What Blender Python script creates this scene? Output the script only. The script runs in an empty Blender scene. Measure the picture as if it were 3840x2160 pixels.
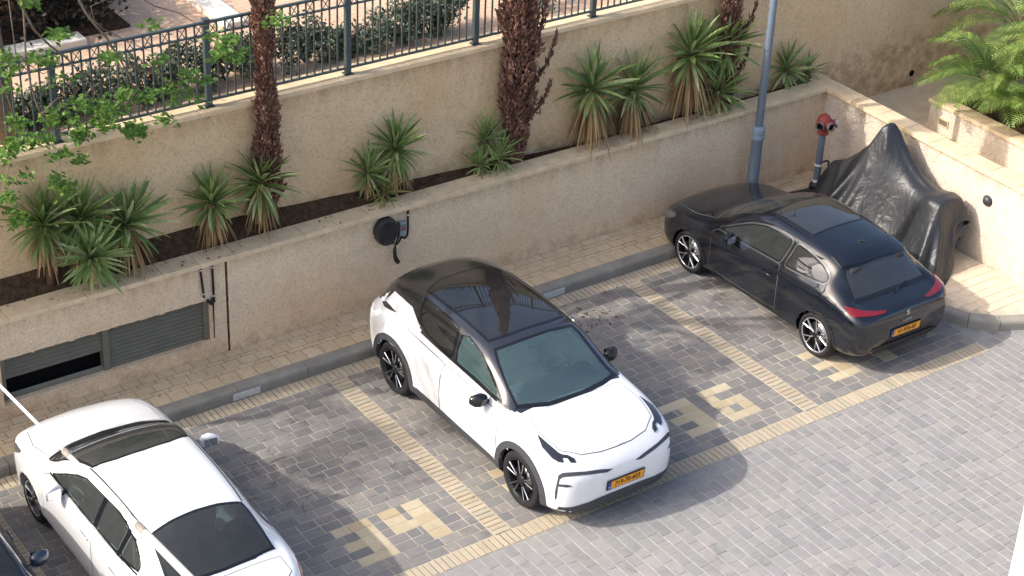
import bpy, bmesh, math, random
from math import radians, sin, cos, pi, sqrt, atan2
from mathutils import Vector, Matrix
from mathutils.bvhtree import BVHTree

scene = bpy.context.scene
COL = scene.collection
rnd = random.Random(7)

# ------------------------------------------------------------------ camera
CAM = Vector((-10.02, -17.55, 13.13))
FPX = 6948.0                      # focal length in pixels of a 3840 px wide frame
def _cam_axes():
    pan, tilt, roll = radians(-36.31), radians(30.37), radians(2.69)
    r0 = Vector((cos(pan), sin(pan), 0)); fw = Vector((-sin(pan) * cos(tilt), cos(pan) * cos(tilt), -sin(tilt)))
    up = r0.cross(fw)
    return cos(roll) * r0 + sin(roll) * up, -sin(roll) * r0 + cos(roll) * up, fw
CR, CU, CF = _cam_axes()
cd = bpy.data.cameras.new('camera'); cam = bpy.data.objects.new('camera', cd); COL.objects.link(cam)
cd.sensor_width = 36.0; cd.lens = FPX / 3840 * 36.0; cd.clip_start = 0.1; cd.clip_end = 500
cam.matrix_world = Matrix(((CR.x, CU.x, -CF.x, CAM.x), (CR.y, CU.y, -CF.y, CAM.y), (CR.z, CU.z, -CF.z, CAM.z), (0, 0, 0, 1)))
scene.camera = cam
def pixray(x, y):
    """direction of the ray through a pixel of the photograph (frame counted 2576 px wide)"""
    k = 3840 / 2576
    return (CF + CR * ((x * k - 1920) / FPX) - CU * ((y * k - 1080) / FPX)).normalized()
def onz(x, y, z): d = pixray(x, y); return CAM + d * ((z - CAM.z) / d.z)
def ony(x, y, Y): d = pixray(x, y); return CAM + d * ((Y - CAM.y) / d.y)
def onx(x, y, X): d = pixray(x, y); return CAM + d * ((X - CAM.x) / d.x)
def topix(p):
    q = Vector(p) - CAM; z = q.dot(CF); k = 2576 / 3840
    return ((1920 + FPX * q.dot(CR) / z) * k, (1080 - FPX * q.dot(CU) / z) * k)

# ------------------------------------------------------------------ light
SUN_DIR = Vector((1.25, -0.44, -1.0)).normalized()      # the way the light travels
w = bpy.data.worlds.new('World'); scene.world = w; w.use_nodes = True
nt = w.node_tree; nt.nodes.clear()
sky = nt.nodes.new('ShaderNodeTexSky'); sky.sky_type = 'NISHITA'; sky.sun_disc = False
sky.sun_elevation = math.asin(-SUN_DIR.z); sky.sun_rotation = atan2(-SUN_DIR.x, -SUN_DIR.y)
sky.air_density = 0.8; sky.dust_density = 4.0; sky.ozone_density = 0.6
bg = nt.nodes.new('ShaderNodeBackground'); bg.inputs[1].default_value = 0.15
wo = nt.nodes.new('ShaderNodeOutputWorld')
nt.links.new(sky.outputs[0], bg.inputs[0]); nt.links.new(bg.outputs[0], wo.inputs[0])
ld = bpy.data.lights.new('sun', 'SUN'); ld.energy = 2.1; ld.angle = radians(0.55); ld.color = (1.0, 0.95, 0.87)
sun = bpy.data.objects.new('sun', ld); COL.objects.link(sun)
sun.rotation_euler = SUN_DIR.to_track_quat('-Z', 'Y').to_euler(); sun.location = (-15, 8, 20)
vs = scene.view_settings
vs.view_transform = 'Standard'; vs.look = 'None'; vs.gamma = 1.0; vs.exposure = 1.02; vs.use_curve_mapping = False
scene.cycles.use_denoising = True
scene.cycles.max_bounces = 8; scene.cycles.transparent_max_bounces = 16
scene.cycles.sample_clamp_indirect = 6.0

# ------------------------------------------------------------------ object helpers
def tag(o, label=None, cat=None, group=None, kind=None):
    if label: o['label'] = label
    if cat: o['category'] = cat
    if group: o['group'] = group
    if kind: o['kind'] = kind
    return o
def empty(name, loc=(0, 0, 0), rz=0.0, label=None, cat=None, group=None, kind=None):
    o = bpy.data.objects.new(name, None); COL.objects.link(o)
    o.location = loc; o.rotation_euler = (0, 0, rz); o.empty_display_size = 0.2
    return tag(o, label, cat, group, kind)
def link(name, me, parent=None, mat=None, smooth=None, loc=None):
    if mat is not None and not me.materials: me.materials.append(mat)
    if smooth is not None:
        me.polygons.foreach_set('use_smooth', [smooth] * len(me.polygons))
    o = bpy.data.objects.new(name, me); COL.objects.link(o)
    if parent is not None: o.parent = parent
    if loc is not None: o.location = loc
    return o
class MB:
    """collects faces of ONE mesh"""
    def __init__(s): s.v = []; s.f = []; s.mi = []
    def face(s, pts, m=0):
        n = len(s.v); s.v += [tuple(p) for p in pts]; s.f.append(tuple(range(n, n + len(pts)))); s.mi.append(m)
    def box(s, x0, x1, y0, y1, z0, z1, m=0, c=0.0):
        """box; c > 0 chamfers the upper edges"""
        n = len(s.v)
        if c <= 0:
            s.v += [(x0, y0, z0), (x1, y0, z0), (x1, y1, z0), (x0, y1, z0), (x0, y0, z1), (x1, y0, z1), (x1, y1, z1), (x0, y1, z1)]
            fs = [(3, 2, 1, 0), (4, 5, 6, 7), (0, 1, 5, 4), (1, 2, 6, 5), (2, 3, 7, 6), (3, 0, 4, 7)]
        else:
            s.v += [(x0, y0, z0), (x1, y0, z0), (x1, y1, z0), (x0, y1, z0), (x0, y0, z1 - c), (x1, y0, z1 - c), (x1, y1, z1 - c), (x0, y1, z1 - c),
                    (x0 + c, y0 + c, z1), (x1 - c, y0 + c, z1), (x1 - c, y1 - c, z1), (x0 + c, y1 - c, z1)]
            fs = [(3, 2, 1, 0), (8, 9, 10, 11), (0, 1, 5, 4), (1, 2, 6, 5), (2, 3, 7, 6), (3, 0, 4, 7), (4, 5, 9, 8), (5, 6, 10, 9), (6, 7, 11, 10), (7, 4, 8, 11)]
        for f in fs: s.f.append(tuple(n + i for i in f)); s.mi.append(m)
    def ring(s, pts): n = len(s.v); s.v += [tuple(p) for p in pts]; return list(range(n, n + len(pts)))
    def skin(s, a, b, m=0, closed=True):
        k = len(a)
        for i in range(k if closed else k - 1):
            j = (i + 1) % k; s.f.append((a[i], a[j], b[j], b[i])); s.mi.append(m)
    def tube(s, pts, radii, seg=8, m=0, cap=True):
        pts = [Vector(p) for p in pts]
        if not hasattr(radii, '__len__'): radii = [radii] * len(pts)
        prev = None; first = None; ref = None
        for i, p in enumerate(pts):
            d = (pts[min(i + 1, len(pts) - 1)] - pts[max(i - 1, 0)]).normalized()
            if ref is None: ref = Vector((0, 0, 1)) if abs(d.z) < 0.9 else Vector((1, 0, 0))
            u = (ref - d * ref.dot(d)).normalized(); v = d.cross(u); ref = u
            r = s.ring([p + (u * cos(2 * pi * k / seg) + v * sin(2 * pi * k / seg)) * radii[i] for k in range(seg)])
            if prev: s.skin(prev, r, m)
            else: first = r
            prev = r
        if cap: s.f.append(tuple(reversed(first))); s.mi.append(m); s.f.append(tuple(prev)); s.mi.append(m)
    def lathe(s, prof, seg=24, axis='z', c=(0, 0, 0), m=0, ms=None):
        prev = None; c = Vector(c)
        for i, (r, h) in enumerate(prof):
            pts = []
            for k in range(seg):
                a = 2 * pi * k / seg
                p = (r * cos(a), r * sin(a), h) if axis == 'z' else ((h, r * cos(a), r * sin(a)) if axis == 'x' else (r * sin(a), h, r * cos(a)))
                pts.append(c + Vector(p))
            cur = s.ring(pts)
            if prev: s.skin(prev, cur, ms[i - 1] if ms else m)
            prev = cur
    def mesh(s, name, mats=(), smooth=False):
        me = bpy.data.meshes.new(name); me.from_pydata(s.v, [], s.f)
        for mt in (mats if isinstance(mats, (list, tuple)) else [mats]): me.materials.append(mt)
        if any(s.mi): me.polygons.foreach_set('material_index', s.mi)
        if smooth: me.polygons.foreach_set('use_smooth', [True] * len(me.polygons))
        me.update(); return me
    def obj(s, name, mats, parent=None, smooth=False, loc=None):
        return link(name, s.mesh(name, mats, smooth), parent, loc=loc)
def autosmooth(o, ang=40):
    me = o.data; bm = bmesh.new(); bm.from_mesh(me)
    for f in bm.faces: f.smooth = True
    for e in bm.edges:
        if len(e.link_faces) == 2 and e.calc_face_angle(0) > radians(ang): e.smooth = False
    bm.to_mesh(me); bm.free(); return o

# ------------------------------------------------------------------ materials
def srgb(r, g, b):
    f = lambda c: (c / 255 / 12.92) if c / 255 <= 0.04045 else ((c / 255 + 0.055) / 1.055) ** 2.4
    return (f(r), f(g), f(b), 1)
def newmat(name):
    m = bpy.data.materials.new(name); m.use_nodes = True
    n = m.node_tree; return m, n, n.nodes['Principled BSDF']
def N(nt, t, **kw):
    n = nt.nodes.new(t)
    for k, v in kw.items():
        if k.startswith('i_'):
            key = k[2:]; key = int(key) if key.isdigit() else key
            n.inputs[key].default_value = v
        else: setattr(n, k, v)
    return n
def ramp(nt, fac, stops):
    r = nt.nodes.new('ShaderNodeValToRGB'); e = r.color_ramp.elements
    while len(e) < len(stops): e.new(0.5)
    for el, (p, c) in zip(e, stops): el.position = p; el.color = c if len(c) == 4 else (*c, 1)
    nt.links.new(fac, r.inputs[0]); return r.outputs[0]
def mixc(nt, fac, a, b, mode='MIX'):
    m = nt.nodes.new('ShaderNodeMix'); m.data_type = 'RGBA'; m.blend_type = mode
    for sock, val in ((m.inputs[0], fac), (m.inputs[6], a), (m.inputs[7], b)):
        if hasattr(val, 'is_linked'): nt.links.new(val, sock)
        else: sock.default_value = val
    return m.outputs[2]
def noise(nt, scale, detail=4, rough=0.55, coord=None, dist=0.0):
    n = N(nt, 'ShaderNodeTexNoise'); n.inputs['Scale'].default_value = scale; n.inputs['Detail'].default_value = detail
    n.inputs['Roughness'].default_value = rough; n.inputs['Distortion'].default_value = dist
    if coord is not None: nt.links.new(coord, n.inputs['Vector'])
    return n.outputs['Fac']
def worldpos(nt): return nt.nodes.new('ShaderNodeNewGeometry').outputs['Position']
def bump(nt, b, h, strength=0.4, dist=0.01):
    n = N(nt, 'ShaderNodeBump'); n.inputs['Strength'].default_value = strength; n.inputs['Distance'].default_value = dist
    nt.links.new(h, n.inputs['Height']); nt.links.new(n.outputs[0], b.inputs['Normal']); return n
def simple(name, col, rough=0.6, metal=0.0, spec=0.5, coat=0.0, vary=0.0, vscale=8.0, bumps=0.0, bscale=120.0):
    m, n, b = newmat(name)
    b.inputs['Roughness'].default_value = rough; b.inputs['Metallic'].default_value = metal
    b.inputs['Specular IOR Level'].default_value = spec; b.inputs['Coat Weight'].default_value = coat
    b.inputs['Base Color'].default_value = col if len(col) == 4 else (*col, 1)
    if vary or bumps: p = worldpos(n)
    if vary:
        f = noise(n, vscale, 5, 0.6, p); c = col[:3]
        n.links.new(ramp(n, f, [(0.3, tuple(x * (1 - vary) for x in c)), (0.7, tuple(min(1, x * (1 + vary)) for x in c))]), b.inputs['Base Color'])
    if bumps: bump(n, b, noise(n, bscale, 3, 0.6, p), bumps, 0.005)
    return m
def m_stucco(name, base, dark, warm, grime=0.5, zfoot=0.05, ztop=1.52):
    m, n, b = newmat(name); p = worldpos(n)
    big = noise(n, 0.9, 5, 0.6, p); mid = noise(n, 5.0, 5, 0.65, p); fine = noise(n, 55, 4, 0.7, p)
    mp = N(n, 'ShaderNodeMapping'); mp.inputs['Scale'].default_value = (2.2, 2.2, 0.28); n.links.new(p, mp.inputs[0])
    streak = noise(n, 2.6, 5, 0.6, mp.outputs[0])
    c = mixc(n, ramp(n, big, [(0.35, (0, 0, 0)), (0.68, (1, 1, 1))]), base, warm)
    c = mixc(n, ramp(n, mid, [(0.48, (0, 0, 0)), (0.75, (0.45,) * 3)]), c, dark)
    c = mixc(n, ramp(n, streak, [(0.52, (0, 0, 0)), (0.78, (grime,) * 3)]), c, tuple(x * 0.55 for x in dark[:3]) + (1,))
    grain = noise(n, 26, 5, 0.75, p)
    c = mixc(n, ramp(n, grain, [(0.50, (0, 0, 0)), (0.66, (0.5,) * 3)]), c, tuple(x * 0.62 for x in dark[:3]) + (1,))
    c = mixc(n, ramp(n, fine, [(0.56, (0, 0, 0)), (0.68, (0.45,) * 3)]), c, tuple(x * 0.5 for x in dark[:3]) + (1,))
    sx = N(n, 'ShaderNodeSeparateXYZ'); n.links.new(p, sx.inputs[0])
    for lo, hi, am in ((zfoot, zfoot + 0.37, 0.5), (ztop, ztop - 0.26, 0.4)):      # splash dirt at the foot, run-off under the coping
        mr = N(n, 'ShaderNodeMapRange'); mr.inputs['From Min'].default_value = hi; mr.inputs['From Max'].default_value = lo; n.links.new(sx.outputs[2], mr.inputs['Value'])
        if lo == ztop:
            cut = N(n, 'ShaderNodeMath', operation='LESS_THAN'); cut.inputs[1].default_value = ztop + 0.02; n.links.new(sx.outputs[2], cut.inputs[0])
            mm = N(n, 'ShaderNodeMath', operation='MULTIPLY'); n.links.new(mr.outputs[0], mm.inputs[0]); n.links.new(cut.outputs[0], mm.inputs[1]); mr = mm
        mu = N(n, 'ShaderNodeMath', operation='MULTIPLY'); n.links.new(mr.outputs[0], mu.inputs[0]); n.links.new(ramp(n, streak if lo == ztop else mid, [(0.38, (0, 0, 0)), (0.62, (am,) * 3)]), mu.inputs[1])
        c = mixc(n, mu.outputs[0], c, srgb(120, 98, 74) if lo == ztop else srgb(134, 104, 72))
    n.links.new(c, b.inputs['Base Color']); b.inputs['Roughness'].default_value = 0.95; b.inputs['Specular IOR Level'].default_value = 0.15
    v = N(n, 'ShaderNodeTexVoronoi'); v.inputs['Scale'].default_value = 42; n.links.new(p, v.inputs['Vector'])
    a = N(n, 'ShaderNodeMath', operation='ADD'); n.links.new(fine, a.inputs[0]); n.links.new(v.outputs['Distance'], a.inputs[1])
    bump(n, b, a.outputs[0], 0.55, 0.02); return m
def m_paver(name, cols, island=False, dirt=0.35, rough=0.88):
    """cols: colours picked at random piece by piece; a wear pattern runs over all of them"""
    m, n, b = newmat(name); p = worldpos(n)
    rv = n.nodes.new('ShaderNodeNewGeometry').outputs['Random Per Island'] if island else n.nodes.new('ShaderNodeObjectInfo').outputs['Random']
    k = len(cols); c = ramp(n, rv, [((i + 0.5) / k, q) for i, q in enumerate(cols)])
    big = noise(n, 0.8, 4, 0.6, p); mid = noise(n, 9, 5, 0.7, p); fine = noise(n, 140, 3, 0.6, p)
    c = mixc(n, ramp(n, big, [(0.35, (0, 0, 0)), (0.75, (dirt,) * 3)]), c, srgb(176, 164, 146))
    c = mixc(n, ramp(n, mid, [(0.42, (0, 0, 0)), (0.8, (0.5,) * 3)]), c, tuple(x * 0.62 for x in cols[0][:3]) + (1,))
    c = mixc(n, ramp(n, fine, [(0.35, (0.35,) * 3), (0.65, (0, 0, 0))]), c, tuple(x * 0.7 for x in cols[-1][:3]) + (1,))
    st = noise(n, 1.5, 6, 0.7, p, 0.8); st2 = noise(n, 4.2, 5, 0.65, p, 0.3)
    c = mixc(n, ramp(n, st, [(0.56, (0, 0, 0)), (0.68, (0.42,) * 3)]), c, tuple(x * 0.5 for x in cols[0][:3]) + (1,))
    c = mixc(n, ramp(n, st2, [(0.62, (0, 0, 0)), (0.70, (0.38,) * 3)]), c, tuple(x * 0.42 for x in cols[0][:3]) + (1,))
    n.links.new(c, b.inputs['Base Color']); b.inputs['Roughness'].default_value = rough; b.inputs['Specular IOR Level'].default_value = 0.3
    bump(n, b, fine, 0.25, 0.004); return m
M = {}
M['lower_stucco'] = m_stucco('lower_stucco', srgb(242, 219, 188), srgb(216, 188, 154), srgb(240, 210, 172), 0.12)
M['upper_stucco'] = m_stucco('upper_stucco', srgb(232, 206, 168), srgb(202, 172, 134), srgb(224, 192, 148), 0.10, 1.55, 3.28)
M['white_stucco'] = m_stucco('white_stucco', srgb(226, 214, 198), srgb(192, 174, 152), srgb(220, 204, 184), 0.22)
M['coping'] = simple('coping_stone', srgb(222, 198, 162), 0.85, spec=0.25, vary=0.14, vscale=5, bumps=0.25, bscale=60)
GREYS = [srgb(132, 129, 127), srgb(142, 137, 133), srgb(124, 124, 124), srgb(152, 146, 139), srgb(136, 136, 132), srgb(118, 118, 119)]
LANES = [srgb(142, 142, 142), srgb(150, 148, 147), srgb(137, 140, 138), srgb(156, 154, 150), srgb(146, 143, 147), srgb(132, 133, 133), srgb(152, 152, 151)]
YELS = [srgb(192, 178, 154), srgb(184, 174, 154), srgb(198, 184, 160), srgb(180, 166, 142), srgb(194, 176, 160), srgb(178, 172, 152)]
SIDES = [srgb(216, 194, 160), srgb(206, 184, 150), srgb(222, 202, 172), srgb(206, 186, 154)]
for nm, cl, d in (('bay', GREYS, 0.22), ('lane', LANES, 0.3), ('yellow', YELS, 0.18), ('side', SIDES, 0.2), ('apron', [srgb(226, 208, 182), srgb(218, 198, 170), srgb(230, 214, 190)], 0.3)):
    M[nm] = m_paver(nm + '_paver', cl, False, d); M[nm + '_mass'] = m_paver(nm + '_paver_mass', cl, True, d)
M['digit'] = m_paver('digit_paver', [srgb(198, 186, 158), srgb(188, 174, 144), srgb(206, 194, 168), srgb(186, 168, 136)], False, 0.25)
M['sand'] = simple('joint_sand', srgb(190, 178, 158), 0.95, spec=0.1, vary=0.22, vscale=3)
M['side_sand'] = simple('footway_joint', srgb(112, 88, 60), 0.95, spec=0.1, vary=0.3, vscale=3)
M['lane_sand'] = simple('lane_joint_sand', srgb(176, 170, 162), 0.95, spec=0.1, vary=0.3, vscale=3)
M['kerb'] = simple('kerb_concrete', srgb(142, 139, 130), 0.8, spec=0.3, vary=0.18, vscale=4, bumps=0.2, bscale=90)
M['soil'] = simple('planter_soil', srgb(78, 62, 48), 1.0, spec=0.05, vary=0.5, vscale=14, bumps=0.9, bscale=25)
M['black'] = simple('black_plastic', (0.012, 0.012, 0.014), 0.45)
M['rubber'] = simple('black_rubber', (0.018, 0.018, 0.019), 0.75, spec=0.3)
M['void'] = simple('dark_cavity', (0.006, 0.006, 0.007), 0.9, spec=0.1)
M['fence'] = simple('fence_green_paint', srgb(60, 74, 76), 0.45, spec=0.5, vary=0.15, vscale=20)
M['galv'] = simple('grey_paint', srgb(100, 112, 124), 0.5, spec=0.5, vary=0.12, vscale=6)
# ------------------------------------------------------------------ ground and paving
def sheet(name, x0, x1, y0, y1, z, mat, parent=None, kind='structure'):
    mb = MB(); mb.face([(x0, y0, z), (x1, y0, z), (x1, y1, z), (x0, y1, z)])
    o = mb.obj(name, mat, parent)
    if parent is None: o['kind'] = kind
    return o
far = sheet('ground', -160, 160, -160, 160, -0.35, simple('far_ground', srgb(150, 140, 126), 0.95, vary=0.2, vscale=0.2))
JT = 0.007                    # joint width
_pm = {}
def piece_mesh(lx, ly, key, mat, t=0.06, c=0.005):
    k = (round(lx, 3), round(ly, 3), key)
    if k not in _pm:
        mb = MB(); a, b = lx / 2 - JT / 2, ly / 2 - JT / 2
        mb.box(-a, a, -b, b, -t, 0, c=c); _pm[k] = mb.mesh(key + '_piece', mat)
    return _pm[k]
def in_view(p, m=60):
    x, y = topix(p); return -m < x < 2576 + m and -m < y < 1449 + m
def pave(parent, cells, z, key, limit, name='paver', hidden=None):
    """cells: (x, y, lx, ly, matkey); the ones that show largest become objects, the rest one mass"""
    vis = [c for c in cells if in_view((c[0], c[1], z)) and not (hidden and hidden(c[0], c[1]))]
    vis.sort(key=lambda c: (Vector((c[0], c[1], z)) - CAM).length)
    chosen = set(id(c) for c in vis[:limit])
    mass = MB(); n = 0
    for c in cells:
        x, y, lx, ly, mk = c
        dz = rnd.uniform(-0.0022, 0.0022)
        if id(c) in chosen or (mk == 'digit'):
            o = link(name, piece_mesh(lx, ly, mk, M[mk]), parent)
            o.location = (x, y, z + dz); o.rotation_euler = (rnd.gauss(0, 0.004), rnd.gauss(0, 0.004), rnd.gauss(0, 0.006)); n += 1
        else:
            a, b = lx / 2 - JT / 2, ly / 2 - JT / 2
            mass.box(x - a, x + a, y - b, y + b, z - 0.05, z + dz, c=0.005)
    if mass.f:
        o = mass.obj(name, M[key + '_mass'], parent); o['kind'] = 'stuff'
    return n
# things that stand on the paving and hide it from this side: used only to pick which pavers become objects
FOOT = [(-4.25, -2.75, -4.3, -0.5), (0.6, 2.2, -4.2, -0.6), (5.8, 7.3, -3.7, 0.3)]
def under_car(x, y): return any(a < x < b and c < y < d for a, b, c, d in FOOT)
# digits laid in yellow pavers: offsets (column centre, width, row) ; rows counted from the front line
def digits(kind, x):
    if kind == '3': return [(x + 0.24, 0.24, r) for r in range(2, 7)] + [(x, 0.24, r) for r in (2, 4, 6)]
    if kind == '4': return [(x + 0.32, 0.24, r) for r in range(2, 7)] + [(x, 0.24, r) for r in (4, 5, 6)] + [(x + 0.16, 0.08, 4)]
    if kind == '6': return [(x, 0.24, 6), (x + 0.24, 0.24, 6), (x - 0.04, 0.16, 5), (x, 0.24, 4), (x + 0.24, 0.24, 4), (x - 0.04, 0.16, 3), (x + 0.28, 0.16, 3), (x, 0.24, 2), (x + 0.24, 0.24, 2)]
    if kind == '7': return [(x + 0.24, 0.24, r) for r in range(2, 7)] + [(x, 0.24, 6)]
    if kind == '5': return [(x, 0.24, 6), (x + 0.24, 0.24, 6), (x - 0.04, 0.16, 5), (x, 0.24, 4), (x + 0.24, 0.24, 4), (x + 0.28, 0.16, 3), (x, 0.24, 2), (x + 0.24, 0.24, 2)]
BAYS = [(-4.68, -0.12, digits('3', -1.55) + digits('4', -0.93), 'grey paved parking bay with yellow number 34 beside the white sedan'),
        (0.12, 4.68, digits('3', 0.62) + digits('5', 1.28) + digits('3', 3.20) + digits('6', 3.87), 'grey paved parking bay with yellow number 36 under the white crossover'),
        (4.92, 7.86, digits('3', 5.62) + digits('7', 6.30), 'grey paved parking bay with yellow number 37 under the black hatchback'),
        (-9.5, -4.92, [], 'grey paved parking bay under the dark blue car')]
YF, YA, ROW = -3.96, -0.24, 0.15
for bi, (xa, xb, dg, lab) in enumerate(BAYS):
    root = sheet('parking_bay', xa - 0.02, xb + 0.02, YF - 0.02, YA + 0.02, -0.005, M['sand']); root['label'] = lab
    cells = []
    taken = {}
    for cx, wd, r in dg: taken.setdefault(r, []).append((cx - wd / 2, cx + wd / 2))
    r = 0
    y = YF
    while y < YA - 0.02:
        h = min(ROW, YA - y); yc = y + h / 2
        spans = sorted(taken.get(r, []))
        for a, b in spans: cells.append(((a + b) / 2, yc, b - a, h, 'digit'))
        # free stretches between the digit pieces
        edges = [xa] + [e for sp in spans for e in sp] + [xb]
        off = (0.0, 0.16, 0.08)[r % 3] if r % 5 else 0.12
        for a, b in zip(edges[0::2], edges[1::2]):
            x = a; first = True
            while x < b - 1e-4:
                l = 0.24 if rnd.random() < 0.86 else 0.16
                if first and off > 0 and a == xa: l = off
                first = False
                if b - (x + l) < 0.05: l = b - x
                if l > 0.29: l = l / 2
                cells.append((x + l / 2, yc, l, h, 'bay')); x += l
        y += h; r += 1
    pave(root, cells, 0.0, 'bay', 290, hidden=under_car)
# yellow soldier courses: along the kerb, between the bays, in front of the bays
def soldiers(label, cells):
    xs = [c[0] for c in cells]; ys = [c[1] for c in cells]; p = 0.12
    root = sheet('paving_band', min(xs) - p * (0.3 if cells[0][2] < cells[0][3] else 0.9), max(xs) + p * (0.3 if cells[0][2] < cells[0][3] else 0.9),
                 min(ys) - p * (0.9 if cells[0][2] < cells[0][3] else 0.3), max(ys) + p * (0.9 if cells[0][2] < cells[0][3] else 0.3), -0.004, M['side_sand'])
    root['label'] = label
    pave(root, cells, 0.0, 'yellow', 290, name='brick', hidden=under_car)
soldiers('yellow brick band laid along the foot of the grey kerb', [(-9.5 + 0.08 * (i + 0.5), -0.12, 0.08, 0.24, 'yellow') for i in range(int(17.4 / 0.08))])
soldiers('yellow brick band laid across the front of the parking bays', [(-9.5 + 0.08 * (i + 0.5), -4.08, 0.08, 0.24, 'yellow') for i in range(int(17.4 / 0.08))])
for xc, lab in ((0.0, 'yellow brick band between bays 34 and 35 beside the white crossover'), (4.8, 'yellow brick band between bays 36 and 37 beside the black hatchback'), (-4.8, 'yellow brick band between the white sedan and the dark blue car')):
    k = 46; h = (YA - YF) / k
    soldiers(lab, [(xc, YF + h * (i + 0.5), 0.24, h, 'yellow') for i in range(k)])
# the drive in front
mb = MB(); mb.face([(-40, -60, -.0055), (40, -60, -.0055), (40, -4.2, -.0055), (12.6, -4.2, -.0055), (12.6, -3.0, -.0055), (7.88, -3.0, -.0055), (7.88, -4.2, -.0055), (-40, -4.2, -.0055)])
lane = mb.obj('driveway', M['lane_sand']); lane['kind'] = 'structure'
lane['label'] = 'light grey block paved driveway in front of the parking bays'
cells = []; cw = 0.155
x = -9.5
while x < 14.5:
    y0 = -4.2 if x < 7.84 else -3.0
    y = y0 - rnd.choice((0.08, 0.16, 0.24, 0.2))
    cells.append((x + cw / 2, (y0 + y) / 2, cw, y0 - y, 'lane'))
    while y > -9.8:
        l = rnd.choice((0.24, 0.24, 0.24, 0.16, 0.2))
        if in_view((x + cw / 2, y - l / 2, 0), 150): cells.append((x + cw / 2, y - l / 2, cw, l, 'lane'))
        y -= l
    x += cw
pave(lane, cells, 0.0, 'lane', 300)
# ------------------------------------------------------------------ kerb and footway
HK = 0.15; YW = 0.88; XR = 9.36
kerb = empty('kerb', (0, 0, 0), kind='structure', label='grey painted concrete kerb along the parking bays')
def kerb_stone(x0, x1):
    prof = [(0.0, -0.12), (0.0, HK - 0.045), (0.012, HK - 0.015), (0.045, HK), (0.18, HK), (0.18, -0.12)]
    mb = MB(); g = 0.004
    a = mb.ring([(x0 + g, y, z) for y, z in prof]); b = mb.ring([(x1 - g, y, z) for y, z in prof])
    mb.skin(a, b); mb.f.append(tuple(a)); mb.mi.append(0); mb.f.append(tuple(reversed(b))); mb.mi.append(0)
    mb.obj('kerb_stone', M['kerb'], kerb)
x = -9.3
while x < 7.5: kerb_stone(x, min(x + 1.0, 7.72)); x += 1.0
# curved kerb at the end of the bays, towards the drive
path = [Vector((7.72, 0.0, 0)), Vector((7.86, -0.14, 0))] + [Vector((7.86, -0.14 - 0.62 * i, 0)) for i in range(1, 6)]
path += [Vector((8.02, -3.62, 0)), Vector((8.34, -3.92, 0)), Vector((8.75, -4.12, 0)), Vector((9.36, -4.25, 0)), Vector((10.4, -4.35, 0)), Vector((11.4, -4.4, 0)), Vector((12.4, -4.45, 0))]
prof = [(0.0, -0.12), (0.0, HK - 0.045), (0.012, HK - 0.015), (0.045, HK), (0.17, HK), (0.17, -0.12)]
def side_n(i):
    d = (path[min(i + 1, len(path) - 1)] - path[max(i - 1, 0)]).normalized(); return Vector((-d.y, d.x, 0))
for i in range(len(path) - 1):
    mb = MB(); a, b = path[i], path[i + 1]; na, nb = side_n(i), side_n(i + 1); t = (b - a).normalized() * 0.004
    ra = mb.ring([a + t + na * q[0] + Vector((0, 0, q[1])) for q in prof]); rb = mb.ring([b - t + nb * q[0] + Vector((0, 0, q[1])) for q in prof])
    mb.skin(ra, rb); mb.f.append(tuple(ra)); mb.mi.append(0); mb.f.append(tuple(reversed(rb))); mb.mi.append(0)
    mb.obj('kerb_stone', M['kerb'], kerb)
# footway
walk = sheet('footway', -9.3, 9.36, 0.18, 0.9, HK - 0.006, M['side_sand']); walk['label'] = 'narrow beige paved footway between the kerb and the low wall'
cells = []
for r, (ya, yb) in enumerate(((0.18, 0.42), (0.42, 0.50), (0.50, 0.66), (0.66, 0.74), (0.74, 0.88))):
    x = -9.3 + (r % 3) * 0.08
    while x < 9.3:
        l = 0.24; cells.append((x + l / 2, (ya + yb) / 2, l, yb - ya, 'side')); x += l
pave(walk, cells, HK, 'side', 290)
mb = MB(); inner = [p + side_n(i) * 0.17 for i, p in enumerate(path)]
pts = [(q.x, q.y, HK - 0.007) for q in inner]
mb.face([(7.70, 0.178, HK - 0.007)] + pts + [(12.4, -3.5, HK - 0.007), (9.355, -3.5, HK - 0.007), (9.355, 0.178, HK - 0.007)])
apron = mb.obj('footway', M['sand']); apron['kind'] = 'structure'; apron['label'] = 'sunlit beige paved footway under the side wall beside the covered motorcycle'
cells = []
def inside_apron(x, y):
    if x < 8.06 or x > 9.34 or y > 0.10: return False
    lim = -3.5 if x < 8.2 else (-3.74 if x < 8.6 else (-3.94 if x < 9.0 else -4.02))
    return y > lim
y = 0.02; r = 0
while y > -4.3:
    x = 8.06 + (r % 2) * 0.12
    while x < 9.34:
        if inside_apron(x, y - 0.08) : cells.append((min(x + 0.12, 9.23), y - 0.08, 0.24, 0.16, 'apron'))
        x += 0.24
    y -= 0.16; r += 1
pave(apron, cells, HK, 'apron', 290)

# ------------------------------------------------------------------ low wall with the planter
ZC0, ZC1 = 1.51, 1.57
lw = empty('low_wall', (0, YW, 0), label='low stuccoed retaining wall with stone coping and yuccas on top', cat='wall')
OX0, OX1, OZ0, OZ1 = -3.98, -1.19, 0.34, 1.0
mb = MB(); WX0 = -9.3
def rough_box(mb, x0, x1, y0, y1, z0, z1): mb.box(x0, x1, y0, y1, z0, z1)
rough_box(mb, WX0, OX0, 0, 0.25, -0.1, ZC0); rough_box(mb, OX1, -0.982, 0, 0.25, -0.1, ZC0)
rough_box(mb, OX0, OX1, 0, 0.25, OZ1, ZC0); rough_box(mb, OX0, OX1, 0.0, 0.25, -0.1, OZ0)
mb.obj('wall', M['lower_stucco'], lw)
mb = MB(); mb.box(-0.948, XR, 0.0, 0.25, -0.1, ZC0); mb.obj('wall', M['lower_stucco'], lw)
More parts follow.
